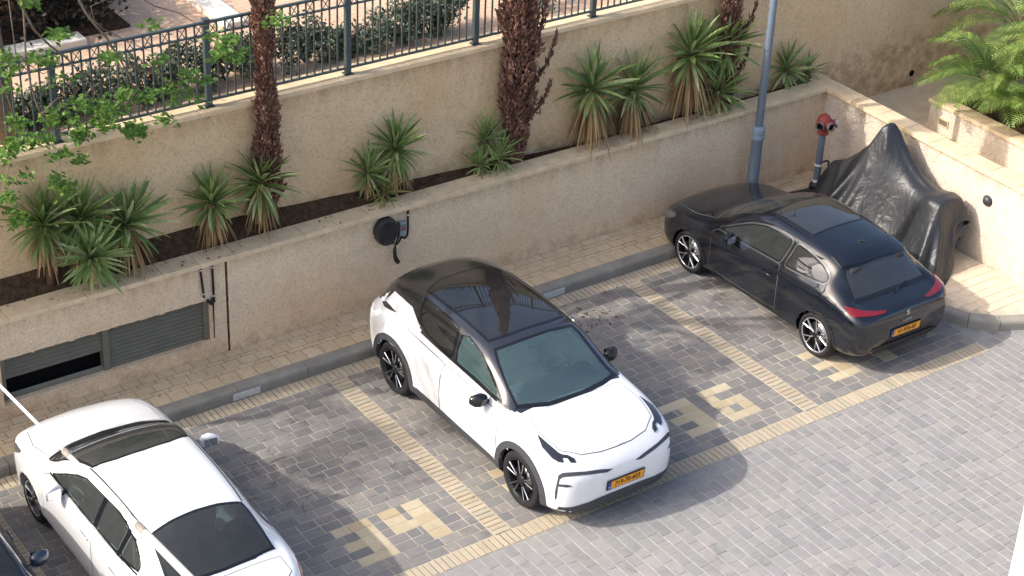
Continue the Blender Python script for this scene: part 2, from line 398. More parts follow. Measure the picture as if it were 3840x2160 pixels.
# rusty expansion joint strip and the crumbling plaster edge over the opening
mb = MB(); zs = [0.12 + 0.07 * i for i in range(20)]
for i in range(len(zs) - 1):
    a, b = 0.008 + rnd.uniform(0, .013), 0.008 + rnd.uniform(0, .013); xo = rnd.uniform(-.008, .008)
    mb.box(-0.965 - a + xo, -0.965 + b + xo, 0.006, 0.10, zs[i], zs[i + 1] + 0.001)
o = mb.obj('expansion_joint', simple('rusty_joint', srgb(74, 46, 30), 0.9, vary=0.5, vscale=12), lw)
mb = MB(); x = OX0
while x < OX1:
    l = rnd.uniform(0.02, 0.09); d = rnd.uniform(0.0, 0.008) + (0.012 if rnd.random() < 0.12 else 0)
    mb.box(x, min(x + l, OX1 - 0.01), -0.004 - rnd.uniform(0, .006), 0.03, OZ1 - d, OZ1 + 0.03); x += l
mb.obj('plaster_edge', M['lower_stucco'], lw)
x = WX0; i = 0
while x < XR - 0.05:
    l = 0.497; x1 = min(x + l, XR - 0.06)
    mb = MB(); g = 0.003; mb.box(x + g, x1 - g, -0.06, 0.265, ZC0, ZC1 + rnd.uniform(-.002, .002), c=0.006)
    mb.obj('coping_stone', M['coping'], lw); x += l
# louvred shutter panels inside the opening
mgrey = simple('louvre_grey', srgb(122, 118, 102), 0.6, vary=0.12, vscale=5); mframe = simple('louvre_frame', srgb(116, 112, 100), 0.55, vary=0.1)
vent = empty('louvred_shutter', (0, YW + 0.12, 0), label='wide grey louvred ventilation shutter set in the low wall', cat='shutter')
mb = MB(); mb.box(OX0 + .002, OX1 - .002, 0.10, 0.12, OZ0 + .002, OZ1 - .002); mb.obj('backing', M['void'], vent)
for xc, wd in ((OX0 + 0.04, 0.08), (-2.60, 0.09), (OX1 - 0.04, 0.08)):
    mb = MB(); mb.box(xc - wd / 2 + .002, xc + wd / 2 - .002, -0.03, 0.09, OZ0 + .003, OZ1 - .003); mb.obj('mullion', mframe, vent)
for a, b in ((OX0 + .08, -2.645), (-2.555, OX1 - .08)):
    k = 11; h = (OZ1 - OZ0 - 0.03) / k
    for i in range(k):
        z = OZ0 + 0.015 + i * h
        if b < -2.6 and 1 <= i <= 4 : continue            # slats missing low in one panel
        mb = MB(); r = [(-.012, z + h * .05), (.030, z + h * .85), (.030, z + h * .95), (-.006, z + h * .26), (-.014, z + h * .22)]
        pa = mb.ring([(a, q[0], q[1]) for q in r]); pb = mb.ring([(b, q[0], q[1]) for q in r]); mb.skin(pa, pb)
        mb.obj('slat', mgrey, vent)
sill = MB(); sill.box(OX0 + .004, OX1 - .004, 0.03, 0.22, OZ0 - 0.02, OZ0 + 0.012); sill.obj('sill', M['lower_stucco'], lw)
# soil, heaped up towards the left
mb = MB(); xs = [-9.3 + 0.25 * i for i in range(75)]; ys = [1.08, 1.16, 1.22, 1.29, 1.40]
def soil_z(x, y):
    back = 1.83 if x < -1 else max(1.46, 1.83 - 0.062 * (x + 1))
    t = (y - 1.15) / 0.23; t = max(0, min(1, t)); return 1.525 + (back - 1.525) * t
prev = None
for x in xs:
    if x > 9.3: x = 9.3
    r = mb.ring([(x, y, soil_z(x, y) + (rnd.gauss(0, .012) if 1.1 < y < 1.35 else -0.01)) for y in ys])
    if prev: mb.skin(prev, r, closed=False)
    prev = r
o = mb.obj('planter_soil', M['soil'], None, True); o['kind'] = 'stuff'; o['label'] = 'dark bare soil in the planter on the low wall'

# ------------------------------------------------------------------ side wall on the right
rw = empty('side_wall', (XR, 0, 0), label='sunlit pale stuccoed side wall behind the covered motorcycle', cat='wall')
mb = MB(); mb.box(0, 0.22, -4.4, 1.375, -0.1, ZC0); mb.obj('wall', M['white_stucco'], rw)
y = 1.372
while y > -4.4:
    y1 = max(y - 0.55, -4.45); mb = MB(); mb.box(-0.055, 0.25, y1 + .003, y - .003, ZC0, ZC1 + 0.004 + rnd.uniform(-.002, .002), c=0.006)
    mb.obj('coping_stone', M['coping'], rw); y = y1
# path behind it and the palm planter
pth = sheet('path', 9.58, 16, -8, 1.40, 0.84, simple('path_stone', srgb(206, 188, 160), .9, vary=.15, vscale=4)); pth['label'] = 'shaded beige path behind the side wall'
pw = empty('planter_wall', (10.9, 0.1, 0), label='low sunlit planter wall with the palms behind it', cat='wall')
mb = MB(); mb.box(0, 0.2, -6, 0, 0.7, 1.27); mb.box(0.2, 4, -0.2, 0, 0.7, 1.27); mb.obj('wall', M['white_stucco'], pw)
y = 0.03
for i in range(11):
    mb = MB(); mb.box(-0.04, 0.25, y - 0.55, y - .006, 1.27, 1.33, c=0.006); mb.obj('coping_stone', M['coping'], pw); y -= 0.55
mb = MB(); mb.box(0.256, 4, -0.22, 0.03, 1.27, 1.328, c=0.006); mb.obj('coping_stone', M['coping'], pw)
lt = empty('wall_light', (10.9, -0.22, 1.03), label='small rectangular recessed light in the palm planter wall', cat='light')
mb = MB(); 
for a in ((-.10, .10, .045, .06), (-.10, .10, -.06, -.045), (-.10, -.085, -.045, .045), (.085, .10, -.045, .045)): mb.box(-0.02, 0.0, a[0], a[1], a[2], a[3])
mb.obj('frame', simple('lamp_frame', srgb(206, 190, 150), 0.5), lt)
mb = MB(); mb.box(-0.008, 0.0, -.085, .085, -.045, .045); mb.obj('lens', simple('lamp_lens', srgb(120, 108, 96), 0.3), lt)
mb = MB(); mb.box(11.12, 15, -6, -0.12, 0.9, 1.22); o = mb.obj('planter_soil', M['soil']); o['kind'] = 'stuff'; o['label'] = 'soil under the palms'

# ------------------------------------------------------------------ upper wall, fence, plaza
YU, HU = 1.375, 3.29
uw = empty('upper_wall', (0, YU, 0), label='tall beige stuccoed retaining wall behind the planter', cat='wall')
HOLE = (11.81, 1.06)
mb = MB(); mb.box(-12, 16, 0, 0.3, -0.1, HU); mb.obj('wall', M['upper_stucco'], uw)
mb = MB(); mb.lathe([(0.055, -0.006), (0.055, -0.002), (0.0, -0.002)], 16, 'y', (HOLE[0], 0, HOLE[1])); mb.obj('drain_hole', M['void'], uw)
x = -12
while x < 16:
    mb = MB(); mb.box(x + .003, x + 0.997, -0.05, 0.36, HU, HU + 0.06 + rnd.uniform(-.002, .002), c=0.006); mb.obj('coping_stone', M['coping'], uw); x += 1.0
ZF = HU + 0.06
fence = empty('metal_fence', (0, 1.47, ZF), label='dark green metal picket fence on top of the upper wall', cat='fence')
def bar(name, x0, x1, y0, y1, z0, z1): mb = MB(); mb.box(x0, x1, y0, y1, z0, z1); return mb.obj(name, M['fence'], fence)
PX = [-2.79 - 1.98 * 2, -2.79 - 1.98] + [-2.79 + 1.98 * i for i in range(7)]
pk = MB(); pk.box(-.009, .009, -.009, .009, 0.09, 1.09); pkm = pk.mesh('picket', M['fence'])
for i, px in enumerate(PX):
    mb = MB(); mb.box(px - .035, px + .035, -.035, .035, 0, 1.14); mb.box(px - .042, px + .042, -.042, .042, 1.14, 1.155); mb.box(px - .06, px + .06, -.06, .06, 0.0005, 0.008); mb.obj('post', M['fence'], fence)
    if i + 1 < len(PX):
        a, b = px + .036, PX[i + 1] - .036
        bar('rail', a, b, -.022, .022, 1.09, 1.12); bar('rail', a, b, -.018, .018, 0.935, 0.955); bar('rail', a, b, -.016, .016, 0.07, 0.095)
        k = 17; st = (b - a) / k
        for j in range(1, k):
            o = link('picket', pkm, fence); o.location = (a + st * j, 0, 0)
        for j in range(0, k, 2):
            x0 = a + st * j; mb = MB()
            for sgn in (0, 1):
                p, q = (x0 + .01, 0.955), (x0 + st - .01, 1.09)
                if sgn: p, q = (x0 + .01, 1.09), (x0 + st - .01, 0.955)
                mb.tube([(p[0], -.004 + .008 * sgn, p[1]), (q[0], -.004 + .008 * sgn, q[1])], 0.006, 5)
            mb.obj('cross_brace', M['fence'], fence)
p = ony(320, 135, 1.44)
mb = MB(); mb.box(p.x - .085, p.x + .085, -.008, .008, -.085, .085)
sg = mb.obj('fence_plate', simple('navy_plate', srgb(38, 48, 62), 0.4)); sg.location = (p.x, 1.44, p.z); tag(sg, 'small dark blue square plate fixed to the metal fence', 'plate')
def m_plaza():
    m, n, b = newmat('plaza_paving'); p = worldpos(n)
    br = N(n, 'ShaderNodeTexBrick'); br.inputs['Scale'].default_value = 1.0; br.inputs['Brick Width'].default_value = 0.24; br.inputs['Row Height'].default_value = 0.12
    br.inputs['Mortar Size'].default_value = 0.006; br.inputs['Color1'].default_value = srgb(206, 170, 144); br.inputs['Color2'].default_value = srgb(196, 166, 136); br.inputs['Mortar'].default_value = srgb(164, 136, 112)
    n.links.new(p, br.inputs['Vector'])
    c = mixc(n, ramp(n, noise(n, 0.7, 4, .6, p), [(0.4, (0, 0, 0)), (0.7, (.5,) * 3)]), br.outputs['Color'], srgb(208, 184, 158))
    n.links.new(c, b.inputs['Base Color']); b.inputs['Roughness'].default_value = 0.9; bump(n, b, br.outputs['Fac'], 0.2, -0.004); return m
plz = sheet('plaza', -60, 60, 1.74, 60, ZF - 0.03, m_plaza()); plz['label'] = 'sunlit pinkish paved plaza behind the metal fence'
# ------------------------------------------------------------------ cars
def pchip(xs, ys, x):
    """monotone cubic through (xs ascending, ys)"""
    n = len(xs)
    if x <= xs[0]: return ys[0]
    if x >= xs[-1]: return ys[-1]
    i = 0
    while x > xs[i + 1]: i += 1
    d = [(ys[k + 1] - ys[k]) / (xs[k + 1] - xs[k]) for k in range(n - 1)]
    def sl(k):
        if k == 0: return d[0]
        if k == n - 1: return d[-1]
        if d[k - 1] * d[k] <= 0: return 0.0
        h0, h1 = xs[k] - xs[k - 1], xs[k + 1] - xs[k]; w1, w2 = 2 * h1 + h0, h1 + 2 * h0
        return (w1 + w2) / (w1 / d[k - 1] + w2 / d[k])
    h = xs[i + 1] - xs[i]; t = (x - xs[i]) / h; m0, m1 = sl(i) * h, sl(i + 1) * h
    return ys[i] * (1 + 2 * t) * (1 - t) ** 2 + m0 * t * (1 - t) ** 2 + ys[i + 1] * t * t * (3 - 2 * t) + m1 * t * t * (t - 1)
def cr(p0, p1, p2, p3, t):
    f = lambda a, b, c, d: 0.5 * (2 * b + (c - a) * t + (2 * a - 5 * b + 4 * c - d) * t * t + (3 * b - a - 3 * c + d) * t ** 3)
    return f(p0[0], p1[0], p2[0], p3[0]), f(p0[1], p1[1], p2[1], p3[1])
def section(pts, sub=5):
    """half section (bottom centre .. top centre) -> smooth polyline; the first two legs stay straight"""
    out = []
    ext = [(-pts[1][0], pts[1][1])] + pts + [(-pts[-2][0], pts[-2][1])]
    for i in range(len(pts) - 1):
        k = 2 if i == 0 else sub
        for j in range(k):
            t = j / k
            if i == 0: out.append((pts[0][0] + (pts[1][0] - pts[0][0]) * t, pts[0][1]))
            elif i == 1: # rounded sill
                p0 = (2 * pts[1][0] - pts[2][0], 2 * pts[1][1] - pts[2][1]); x, z = cr(p0, pts[1], pts[2], pts[3], t); out.append((x, z))
            else: out.append(cr(ext[i], ext[i + 1], ext[i + 2], ext[i + 3], t))
    out.append(pts[-1]); return out
class Shell:
    """body surface lofted through stations {y: [(w,z) x 10]}"""
    def __init__(s, stations, ys):
        st = sorted(stations.items()); ky = [y for y, _ in st]; K = len(st[0][1])
        W = [[p[k][0] for _, p in st] for k in range(K)]; Z = [[p[k][1] for _, p in st] for k in range(K)]
        s.v = []; s.f = []; rows = []
        for y in ys:
            half = section([(pchip(ky, W[k], y), pchip(ky, Z[k], y)) for k in range(K)])
            full = [(x, z) for x, z in half] + [(-x, z) for x, z in half[-2:0:-1]]
            n = len(s.v); s.v += [(x, y, z) for x, z in full]; rows.append(list(range(n, n + len(full))))
        for a, b in zip(rows, rows[1:]):
            k = len(a)
            for i in range(k):
                j = (i + 1) % k; s.f.append((a[i], b[i], b[j], a[j]))
        for r, rev in ((rows[0], False), (rows[-1], True)):
            cx = sum(s.v[i][2] for i in r) / len(r); c = len(s.v); s.v.append((0, s.v[r[0]][1] + (-.012 if not rev else .012), cx))
            for i in range(len(r)):
                j = (i + 1) % len(r); s.f.append((r[i], r[j], c) if not rev else (r[j], r[i], c))
        s.bvh = BVHTree.FromPolygons([Vector(p) for p in s.v], s.f)
def pip(p, poly):
    x, y = p; r = False; n = len(poly)
    for i in range(n):
        x1, y1 = poly[i]; x2, y2 = poly[(i + 1) % n]
        if (y1 > y) != (y2 > y) and x < (x2 - x1) * (y - y1) / (y2 - y1) + x1: r = not r
    return r
def pdist(p, poly):
    P = Vector(p); best = 9
    for i in range(len(poly)):
        a, b = Vector(poly[i]), Vector(poly[(i + 1) % len(poly)]); d = b - a; t = max(0, min(1, (P - a).dot(d) / max(1e-9, d.dot(d))))
        best = min(best, (P - a - d * t).length)
    return best
def area(poly): return sum(poly[i - 1][0] * poly[i][1] - poly[i][0] * poly[i - 1][1] for i in range(len(poly))) / 2
def inset(poly, d):
    n = len(poly); sg = 1 if area(poly) > 0 else -1; out = []
    for i in range(n):
        a, b, c = Vector(poly[i - 1]), Vector(poly[i]), Vector(poly[(i + 1) % n])
        e1 = (b - a).normalized(); e2 = (c - b).normalized(); n1 = Vector((-e1.y, e1.x)) * sg; n2 = Vector((-e2.y, e2.x)) * sg
        m = (n1 + n2); l = m.length
        if l < 1e-3: out.append(tuple(b + n1 * d)); continue
        m /= l; out.append(tuple(b + m * min(d / max(0.35, m.dot(n1)), 3 * d)))
    return out
def rounded(poly, r, k=4):
    """polygon with its corners rounded"""
    n = len(poly); out = []
    for i in range(n):
        a, b, c = Vector(poly[i - 1]), Vector(poly[i]), Vector(poly[(i + 1) % n])
        q = min(r, (a - b).length * 0.45, (c - b).length * 0.45); p0 = b + (a - b).normalized() * q; p1 = b + (c - b).normalized() * q
        for j in range(k + 1):
            t = j / k; out.append(tuple(p0 * (1 - t) ** 2 + b * 2 * t * (1 - t) + p1 * t * t))
    return out
PROJ = {'right': (lambda a, b: (Vector((3, a, b)), Vector((-1, 0, 0)))), 'left': (lambda a, b: (Vector((-3, a, b)), Vector((1, 0, 0)))),
        'top': (lambda a, b: (Vector((a, b, 3)), Vector((0, 0, -1)))), 'front': (lambda a, b: (Vector((a, 6, b)), Vector((0, -1, 0)))),
        'rear': (lambda a, b: (Vector((a, -6, b)), Vector((0, 1, 0))))}
class Car:
    def __init__(s, name, label, loc, rz, shell, paint, cat='car'):
        s.root = empty(name, loc, rz, label, cat); s.sh = shell; s.paint = paint
        s.mat = Matrix.Translation(loc) @ Matrix.Rotation(rz, 4, 'Z'); s.inv = s.mat.inverted()
        s.cut = []
    def cam(s, x, y):
        """ray of a photo pixel in the car's own frame"""
        return s.inv @ CAM, (s.inv.to_3x3() @ pixray(x, y)).normalized()
    def ray(s, proj, a, b):
        if proj == 'cam': return s.cam(a, b)
        return PROJ[proj](a, b)
    def hit(s, proj, a, b):
        o, d = s.ray(proj, a, b); p, nrm, i, dist = s.sh.bvh.ray_cast(o, d)
        if p is None:
            p, nrm, i, dist = s.sh.bvh.find_nearest(o + d * 3.0) if proj != 'cam' else (None, None, None, None)
            if p is None: return None, None
        if nrm.dot(d) > 0: nrm = -nrm
        return p, nrm
    def patch(s, name, mat, poly, proj, off=0.004, grid=0.06, parent=None, mirror=False, hole=None, lip=0.006, flip=False):
        """thin shell that follows the body inside a polygon; hole: inner polygon left open (ring of same vertex count)"""
        if proj == "cam" and grid < 1: grid = 8.0
        bm = bmesh.new()
        if hole is None:
            bm.faces.new([bm.verts.new((a, b, 0)) for a, b in poly])
        else:
            va = [bm.verts.new((a, b, 0)) for a, b in poly]; vb = [bm.verts.new((a, b, 0)) for a, b in hole]; n = len(va)
            for i in range(n): bm.faces.new((va[i], va[(i + 1) % n], vb[(i + 1) % n], vb[i]))
        xs = [p[0] for p in poly]; ys = [p[1] for p in poly]
        for ax, lo, hi in ((0, min(xs), max(xs)), (1, min(ys), max(ys))):
            k = int((hi - lo) / grid) + 1
            for i in range(1, k):
                c = [0, 0, 0]; c[ax] = lo + (hi - lo) * i / k; nr = [0, 0, 0]; nr[ax] = 1
                bmesh.ops.bisect_plane(bm, geom=bm.verts[:] + bm.edges[:] + bm.faces[:], plane_co=c, plane_no=nr, dist=1e-5)
        bmesh.ops.triangulate(bm, faces=[f for f in bm.faces if len(f.verts) > 4])
        bad = []; low = {}
        bound = set(v for e in bm.edges if len(e.link_faces) == 1 for v in e.verts)
        for v in bm.verts:
            p, nr = s.hit(proj, v.co.x, v.co.y)
            if p is None: bad.append(v); continue
            low[v] = p - nr * lip; v.co = p + nr * off; 
        for v in bad: bound.discard(v)
        bmesh.ops.delete(bm, geom=bad, context='VERTS')
        if lip > 0:
            be = [e for e in bm.edges if len(e.link_faces) == 1]; nv = {}
            for e in be:
                for v in e.verts:
                    if v not in nv and v in low: nv[v] = bm.verts.new(low[v])
            for e in be:
                a, b = e.verts
                if a in nv and b in nv:
                    try: f = bm.faces.new((a, b, nv[b], nv[a]))
                    except ValueError: pass
        bmesh.ops.recalc_face_normals(bm, faces=bm.faces[:])
        me = bpy.data.meshes.new(name); bm.to_mesh(me); bm.free(); me.materials.append(mat)
        me.polygons.foreach_set('use_smooth', [True] * len(me.polygons))
        bm = bmesh.new(); bm.from_mesh(me)
        for e in bm.edges:
            if len(e.link_faces) == 2 and e.calc_face_angle(0) > radians(35): e.smooth = False
        bm.to_mesh(me); bm.free()
        o = link(name, me, parent or s.root)
        if mirror:
            m2 = me.copy(); m2.transform(Matrix.Scale(-1, 4, (1, 0, 0))); m2.flip_normals(); return o, link(name, m2, parent or s.root)
        return o
    def panel(s, name, poly, proj, mat=None, seam=0.007, mirror=False, parent=None, off=0.0035):
        """a body panel with a dark gap round it"""
        out = []
        r = s.patch(name, mat or s.paint, poly, proj, off, 0.07, parent, mirror, lip=0.002)
        big = inset(poly, -seam)
        for o in (r if mirror else (r,)):
            out.append(o)
        s.patch('panel_gap', M['seam'], big, proj, 0.0012, 0.07, None, mirror, hole=inset(poly, 0.01), lip=0.0)
        return r
    def window(s, name, poly, proj, glass, trim=None, border=0.03, mirror=False, cut=True, off=0.004):
        inn = inset(poly, border)
        p = s.patch(name, glass, inn, proj, off, 0.07, None, mirror, lip=0.0)
        tr = s.patch(name + '_frame', trim or M['gloss_black'], poly, proj, off + 0.0008, 0.07, None, mirror, hole=inn, lip=0.005)
        for a, b in ((p, tr),) if not mirror else ((p[0], tr[0]), (p[1], tr[1])):
            b.parent = a; b.name = 'frame'
        if cut:
            s.cut.append((proj, poly, border * 0.55))
            if mirror: s.cut.append(('left' if proj == 'right' else ('right' if proj == 'left' else 'm' + proj), poly, border * 0.55))
        return p
    def body(s, wheels, arch_r, skip=None, mats=None, mfun=None):
        """the shell itself with openings for glass and wheels"""
        keep = []
        V = s.sh.v
        pr = {'right': lambda c: (c.y, c.z) if c.x > 0.25 else None, 'left': lambda c: (c.y, c.z) if c.x < -0.25 else None,
              'top': lambda c: (c.x, c.y) if c.z > 0.6 else None, 'front': lambda c: (c.x, c.z) if c.y > -0.6 else None, 'rear': lambda c: (c.x, c.z) if c.y < 0.2 else None}
        for f in s.sh.f:
            c = Vector((0, 0, 0))
            for i in f: c += Vector(V[i])
            c /= len(f); gone = False
            for wy, wz in wheels:
                if abs(c.x) > 0.45 and (c.y - wy) ** 2 + (c.z - wz) ** 2 < arch_r ** 2: gone = True
            n = (Vector(V[f[1]]) - Vector(V[f[0]])).cross(Vector(V[f[2]]) - Vector(V[f[0]]))
            if not gone:
                for proj, poly, d in s.cut:
                    if proj == 'front' and abs(n.y) < 0.25 * n.length: continue
                    q = pr[proj](c)
                    if q and pip(q, poly) and pdist(q, poly) > d:
                        if proj in ('right', 'left') and abs(n.x) < 0.35 * n.length: continue
                        gone = True; break
            if not gone: keep.append(f)
        me = bpy.data.meshes.new('body'); me.from_pydata(V, [], keep)
        for m in (mats or [s.paint]): me.materials.append(m)
        if mfun:
            me.polygons.foreach_set('material_index', [mfun(sum((Vector(V[i]) for i in f), Vector()) / len(f)) for f in keep])
        me.polygons.foreach_set('use_smooth', [True] * len(me.polygons))
        bm = bmesh.new(); bm.from_mesh(me); bmesh.ops.delete(bm, geom=[v for v in bm.verts if not v.link_faces], context='VERTS'); bmesh.ops.recalc_face_normals(bm, faces=bm.faces[:]); bm.to_mesh(me); bm.free()
        return link('body', me, s.root)
    def add(s, name, mb, mat, smooth=False, parent=None): return mb.obj(name, mat, parent or s.root, smooth)
    def arch(s, wy, wz, r0, r1, mat, z_min=0.24, off=0.012, name='wheel_arch', tail=None):
        """trim ring round a wheel opening, both sides"""
        a0 = math.asin(max(-1, (z_min - wz) / r1)); pts_o = []; pts_i = []; k = 20
        for i in range(k + 1):
            a = a0 + (pi - 2 * a0) * i / k; pts_o.append((wy + r1 * cos(a), wz + r1 * sin(a)))
        a0 = math.asin(max(-1, (z_min - wz) / r0))
        for i in range(k + 1):
            a = a0 + (pi - 2 * a0) * i / k; pts_i.append((wy + r0 * cos(a), wz + r0 * sin(a)))
        s.patch(name, mat, pts_o + pts_i[::-1], 'right', off, 0.08, None, True, lip=0.05)
        for sg in (1, -1):
            mb = MB(); prev = None
            for i in range(k + 1):
                a = -0.35 + (pi + 0.7) * i / k; y, z = wy + (r0 + .01) * cos(a), wz + (r0 + .01) * sin(a)
                r = mb.ring([(sg * 0.80, y, z), (sg * 0.5, y, z), (sg * 0.48, wy + 0.2 * cos(a), wz + 0.2 * sin(a))])
                if prev: mb.skin(prev, r, closed=False)
                prev = r
            s.add('wheel_liner', mb, M['void'])
    def wheel(s, x, y, r, w, rim_r, spokes, steer=0.0):
        """x: outer face of the tyre"""
        sg = 1 if x > 0 else -1
        root = empty('wheel', (x, y, r)); root.parent = s.root; root.rotation_euler = (0, 0, steer)
        mb = MB(); pr = [(rim_r - .012, -w + .03), (rim_r + .01, -w), (r - .03, -w), (r - .006, -w + .03), (r, -w * .5), (r - .006, -.03), (r - .022, -.008), (r - .045, 0.0), (rim_r + .018, -.004), (rim_r + .002, -.012), (rim_r - .012, -.03)]
        mb.lathe([(a, h * sg) for a, h in pr], 40, 'x'); t = mb.obj('tyre', M['rubber'], root, True); autosmooth(t, 50)
        # groove rings on the tread are too fine to see; the rim: barrel, lip and spokes
        mb = MB(); pr = [(rim_r, -.008), (rim_r - .006, -.004), (rim_r - .018, -.012), (rim_r - .024, -.05), (rim_r - .03, -w + .04)]
        mb.lathe([(a, h * sg) for a, h in pr], 40, 'x', ms=[0, 0, 1, 1]); rim = mb.obj('rim', [spokes['lip'], M['alloy_dark']], root, True)
        mb = MB(); mb.lathe([(rim_r - .03, (-w + .05) * sg), (0.0, (-w + .05) * sg)], 24, 'x'); mb.obj('backing', M['void'], root)
        mb = MB(); mb.lathe([(0.02, -.07 * sg), (0.165, -.075 * sg), (0.165, -.09 * sg), (0.02, -.09 * sg)], 28, 'x'); mb.obj('brake_disc', M['disc'], root, True)
        spokes['fn'](root, rim_r, sg)
        return root
def spoke_bar(mb, p0, p1, w0, w1, x0, x1, sg, d=0.022, m=0):
    """tapered bar in the wheel plane between (y,z) points, x0/x1: depth of its front face"""
    a, b = Vector(p0), Vector(p1); t = (b - a).normalized(); n = Vector((-t.y, t.x))
    def ringat(p, w, x): return [(sg * x, (p + n * w * .5).x, (p + n * w * .5).y), (sg * (x + .006), p.x, p.y), (sg * x, (p - n * w * .5).x, (p - n * w * .5).y), (sg * (x - d), (p - n * w * .4).x, (p - n * w * .4).y), (sg * (x - d), (p + n * w * .4).x, (p + n * w * .4).y)]
    r0 = mb.ring(ringat(a, w0, x0)); r1 = mb.ring(ringat(b, w1, x1)); mb.skin(r0, r1, m); mb.f.append(tuple(r0)); mb.mi.append(m); mb.f.append(tuple(reversed(r1))); mb.mi.append(m)
def pol(r, a): return (r * cos(a), r * sin(a))
def paint(name, col, rough=0.3, metal=0.0, flake=0.0, cior=1.5, spec=0.5):
    m, n, b = newmat(name); b.inputs['Specular IOR Level'].default_value = spec; b.inputs['Base Color'].default_value = col; b.inputs['Roughness'].default_value = rough; b.inputs['Metallic'].default_value = metal
    b.inputs['Coat Weight'].default_value = 1.0; b.inputs['Coat Roughness'].default_value = 0.04; b.inputs['Coat IOR'].default_value = cior
    p = worldpos(n); f = noise(n, 3.5, 5, .65, p)           # a film of dust, uneven
    d = N(n, 'ShaderNodeMapRange'); d.inputs['From Min'].default_value = 0.35; d.inputs['From Max'].default_value = 0.75; d.inputs['To Min'].default_value = 0.015; d.inputs['To Max'].default_value = 0.09
    n.links.new(f, d.inputs['Value']); n.links.new(d.outputs[0], b.inputs['Coat Roughness'])
    if flake: n.links.new(mixc(n, ramp(n, f, [(0.4, (0, 0, 0)), (0.8, (flake,) * 3)]), col, srgb(150, 140, 126)), b.inputs['Base Color'])
    return m
def glassmat(name, tint, rough=0.015, dust=0.04, ior=1.5, film=srgb(190, 196, 196)):
    m, n, b = newmat(name); n.nodes.remove(b); out = n.nodes['Material Output']
    tr = N(n, 'ShaderNodeBsdfTransparent'); tr.inputs[0].default_value = tint
    gl = N(n, 'ShaderNodeBsdfGlossy'); gl.inputs['Color'].default_value = (1, 1, 1, 1); gl.inputs['Roughness'].default_value = rough
    fr = N(n, 'ShaderNodeFresnel'); fr.inputs[0].default_value = ior
    mx = N(n, 'ShaderNodeMixShader'); n.links.new(fr.outputs[0], mx.inputs[0]); n.links.new(tr.outputs[0], mx.inputs[1]); n.links.new(gl.outputs[0], mx.inputs[2])
    df = N(n, 'ShaderNodeBsdfDiffuse'); df.inputs[0].default_value = film
    f = noise(n, 4, 5, .65, worldpos(n)); r = ramp(n, f, [(0.3, (dust * .8,) * 3), (0.75, (dust * 1.2,) * 3)])
    m2 = N(n, 'ShaderNodeMixShader'); n.links.new(r, m2.inputs[0]); n.links.new(mx.outputs[0], m2.inputs[1]); n.links.new(df.outputs[0], m2.inputs[2])
    n.links.new(m2.outputs[0], out.inputs[0]); return m
M['seam'] = simple('panel_seam', (0.13, 0.13, 0.135, 1), 0.8, spec=0.1)
M['gloss_black'] = simple('gloss_black', (0.010, 0.011, 0.013, 1), 0.12, spec=0.6)
M['disc'] = simple('brake_disc', (0.30, 0.30, 0.31, 1), 0.35, metal=1.0)
M['clad'] = simple('grey_cladding', srgb(62, 64, 70), 0.6, vary=0.1)
M['chrome'] = simple('bright_trim', (0.75, 0.76, 0.78, 1), 0.18, metal=1.0)
M['alloy'] = simple('alloy', (0.62, 0.63, 0.66, 1), 0.28, metal=0.9)
M['alloy_dark'] = simple('dark_alloy', (0.03, 0.03, 0.034, 1), 0.35, metal=0.6)
M['seat_light'] = simple('pale_seat', srgb(196, 200, 192), 0.8)
M['seat_dark'] = simple('dark_seat', srgb(46, 46, 50), 0.85)
M['dash'] = simple('dashboard', srgb(78, 86, 90), 0.6)
M['red_lens'] = simple('red_lens', (0.17, 0.002, 0.006, 1), 0.08, spec=0.7, coat=1.0)
M['lamp_dark'] = simple('smoked_lamp', (0.02, 0.022, 0.026, 1), 0.08, spec=0.7, coat=1.0)
M['plate'] = simple('plate_yellow', srgb(238, 160, 34), 0.4)
M['plate_blue'] = simple('plate_blue', srgb(46, 70, 140), 0.4)
M['ink'] = simple('plate_ink', (0.01, 0.01, 0.01, 1), 0.5)
M['mirror'] = simple('mirror_glass', (0.8, 0.82, 0.85, 1), 0.03, metal=1.0)
M['plate_frame'] = simple('plate_frame', (0.015, 0.015, 0.016, 1), 0.5)
M['white_mark'] = simple('white_mark', srgb(230, 230, 226), 0.5)
def text_mesh(txt, size, mat, ext=0.001, name='lettering', bold=0.0):
    cu = bpy.data.curves.new(name, 'FONT'); cu.body = txt; cu.size = size; cu.extrude = ext; cu.align_x = 'CENTER'; cu.align_y = 'CENTER'; cu.offset = bold
    ob = bpy.data.objects.new(name, cu); COL.objects.link(ob); bpy.context.view_layer.update()
    me = bpy.data.meshes.new_from_object(ob.evaluated_get(bpy.context.evaluated_depsgraph_get())); bpy.data.objects.remove(ob)
    me.materials.clear(); me.materials.append(mat); return me
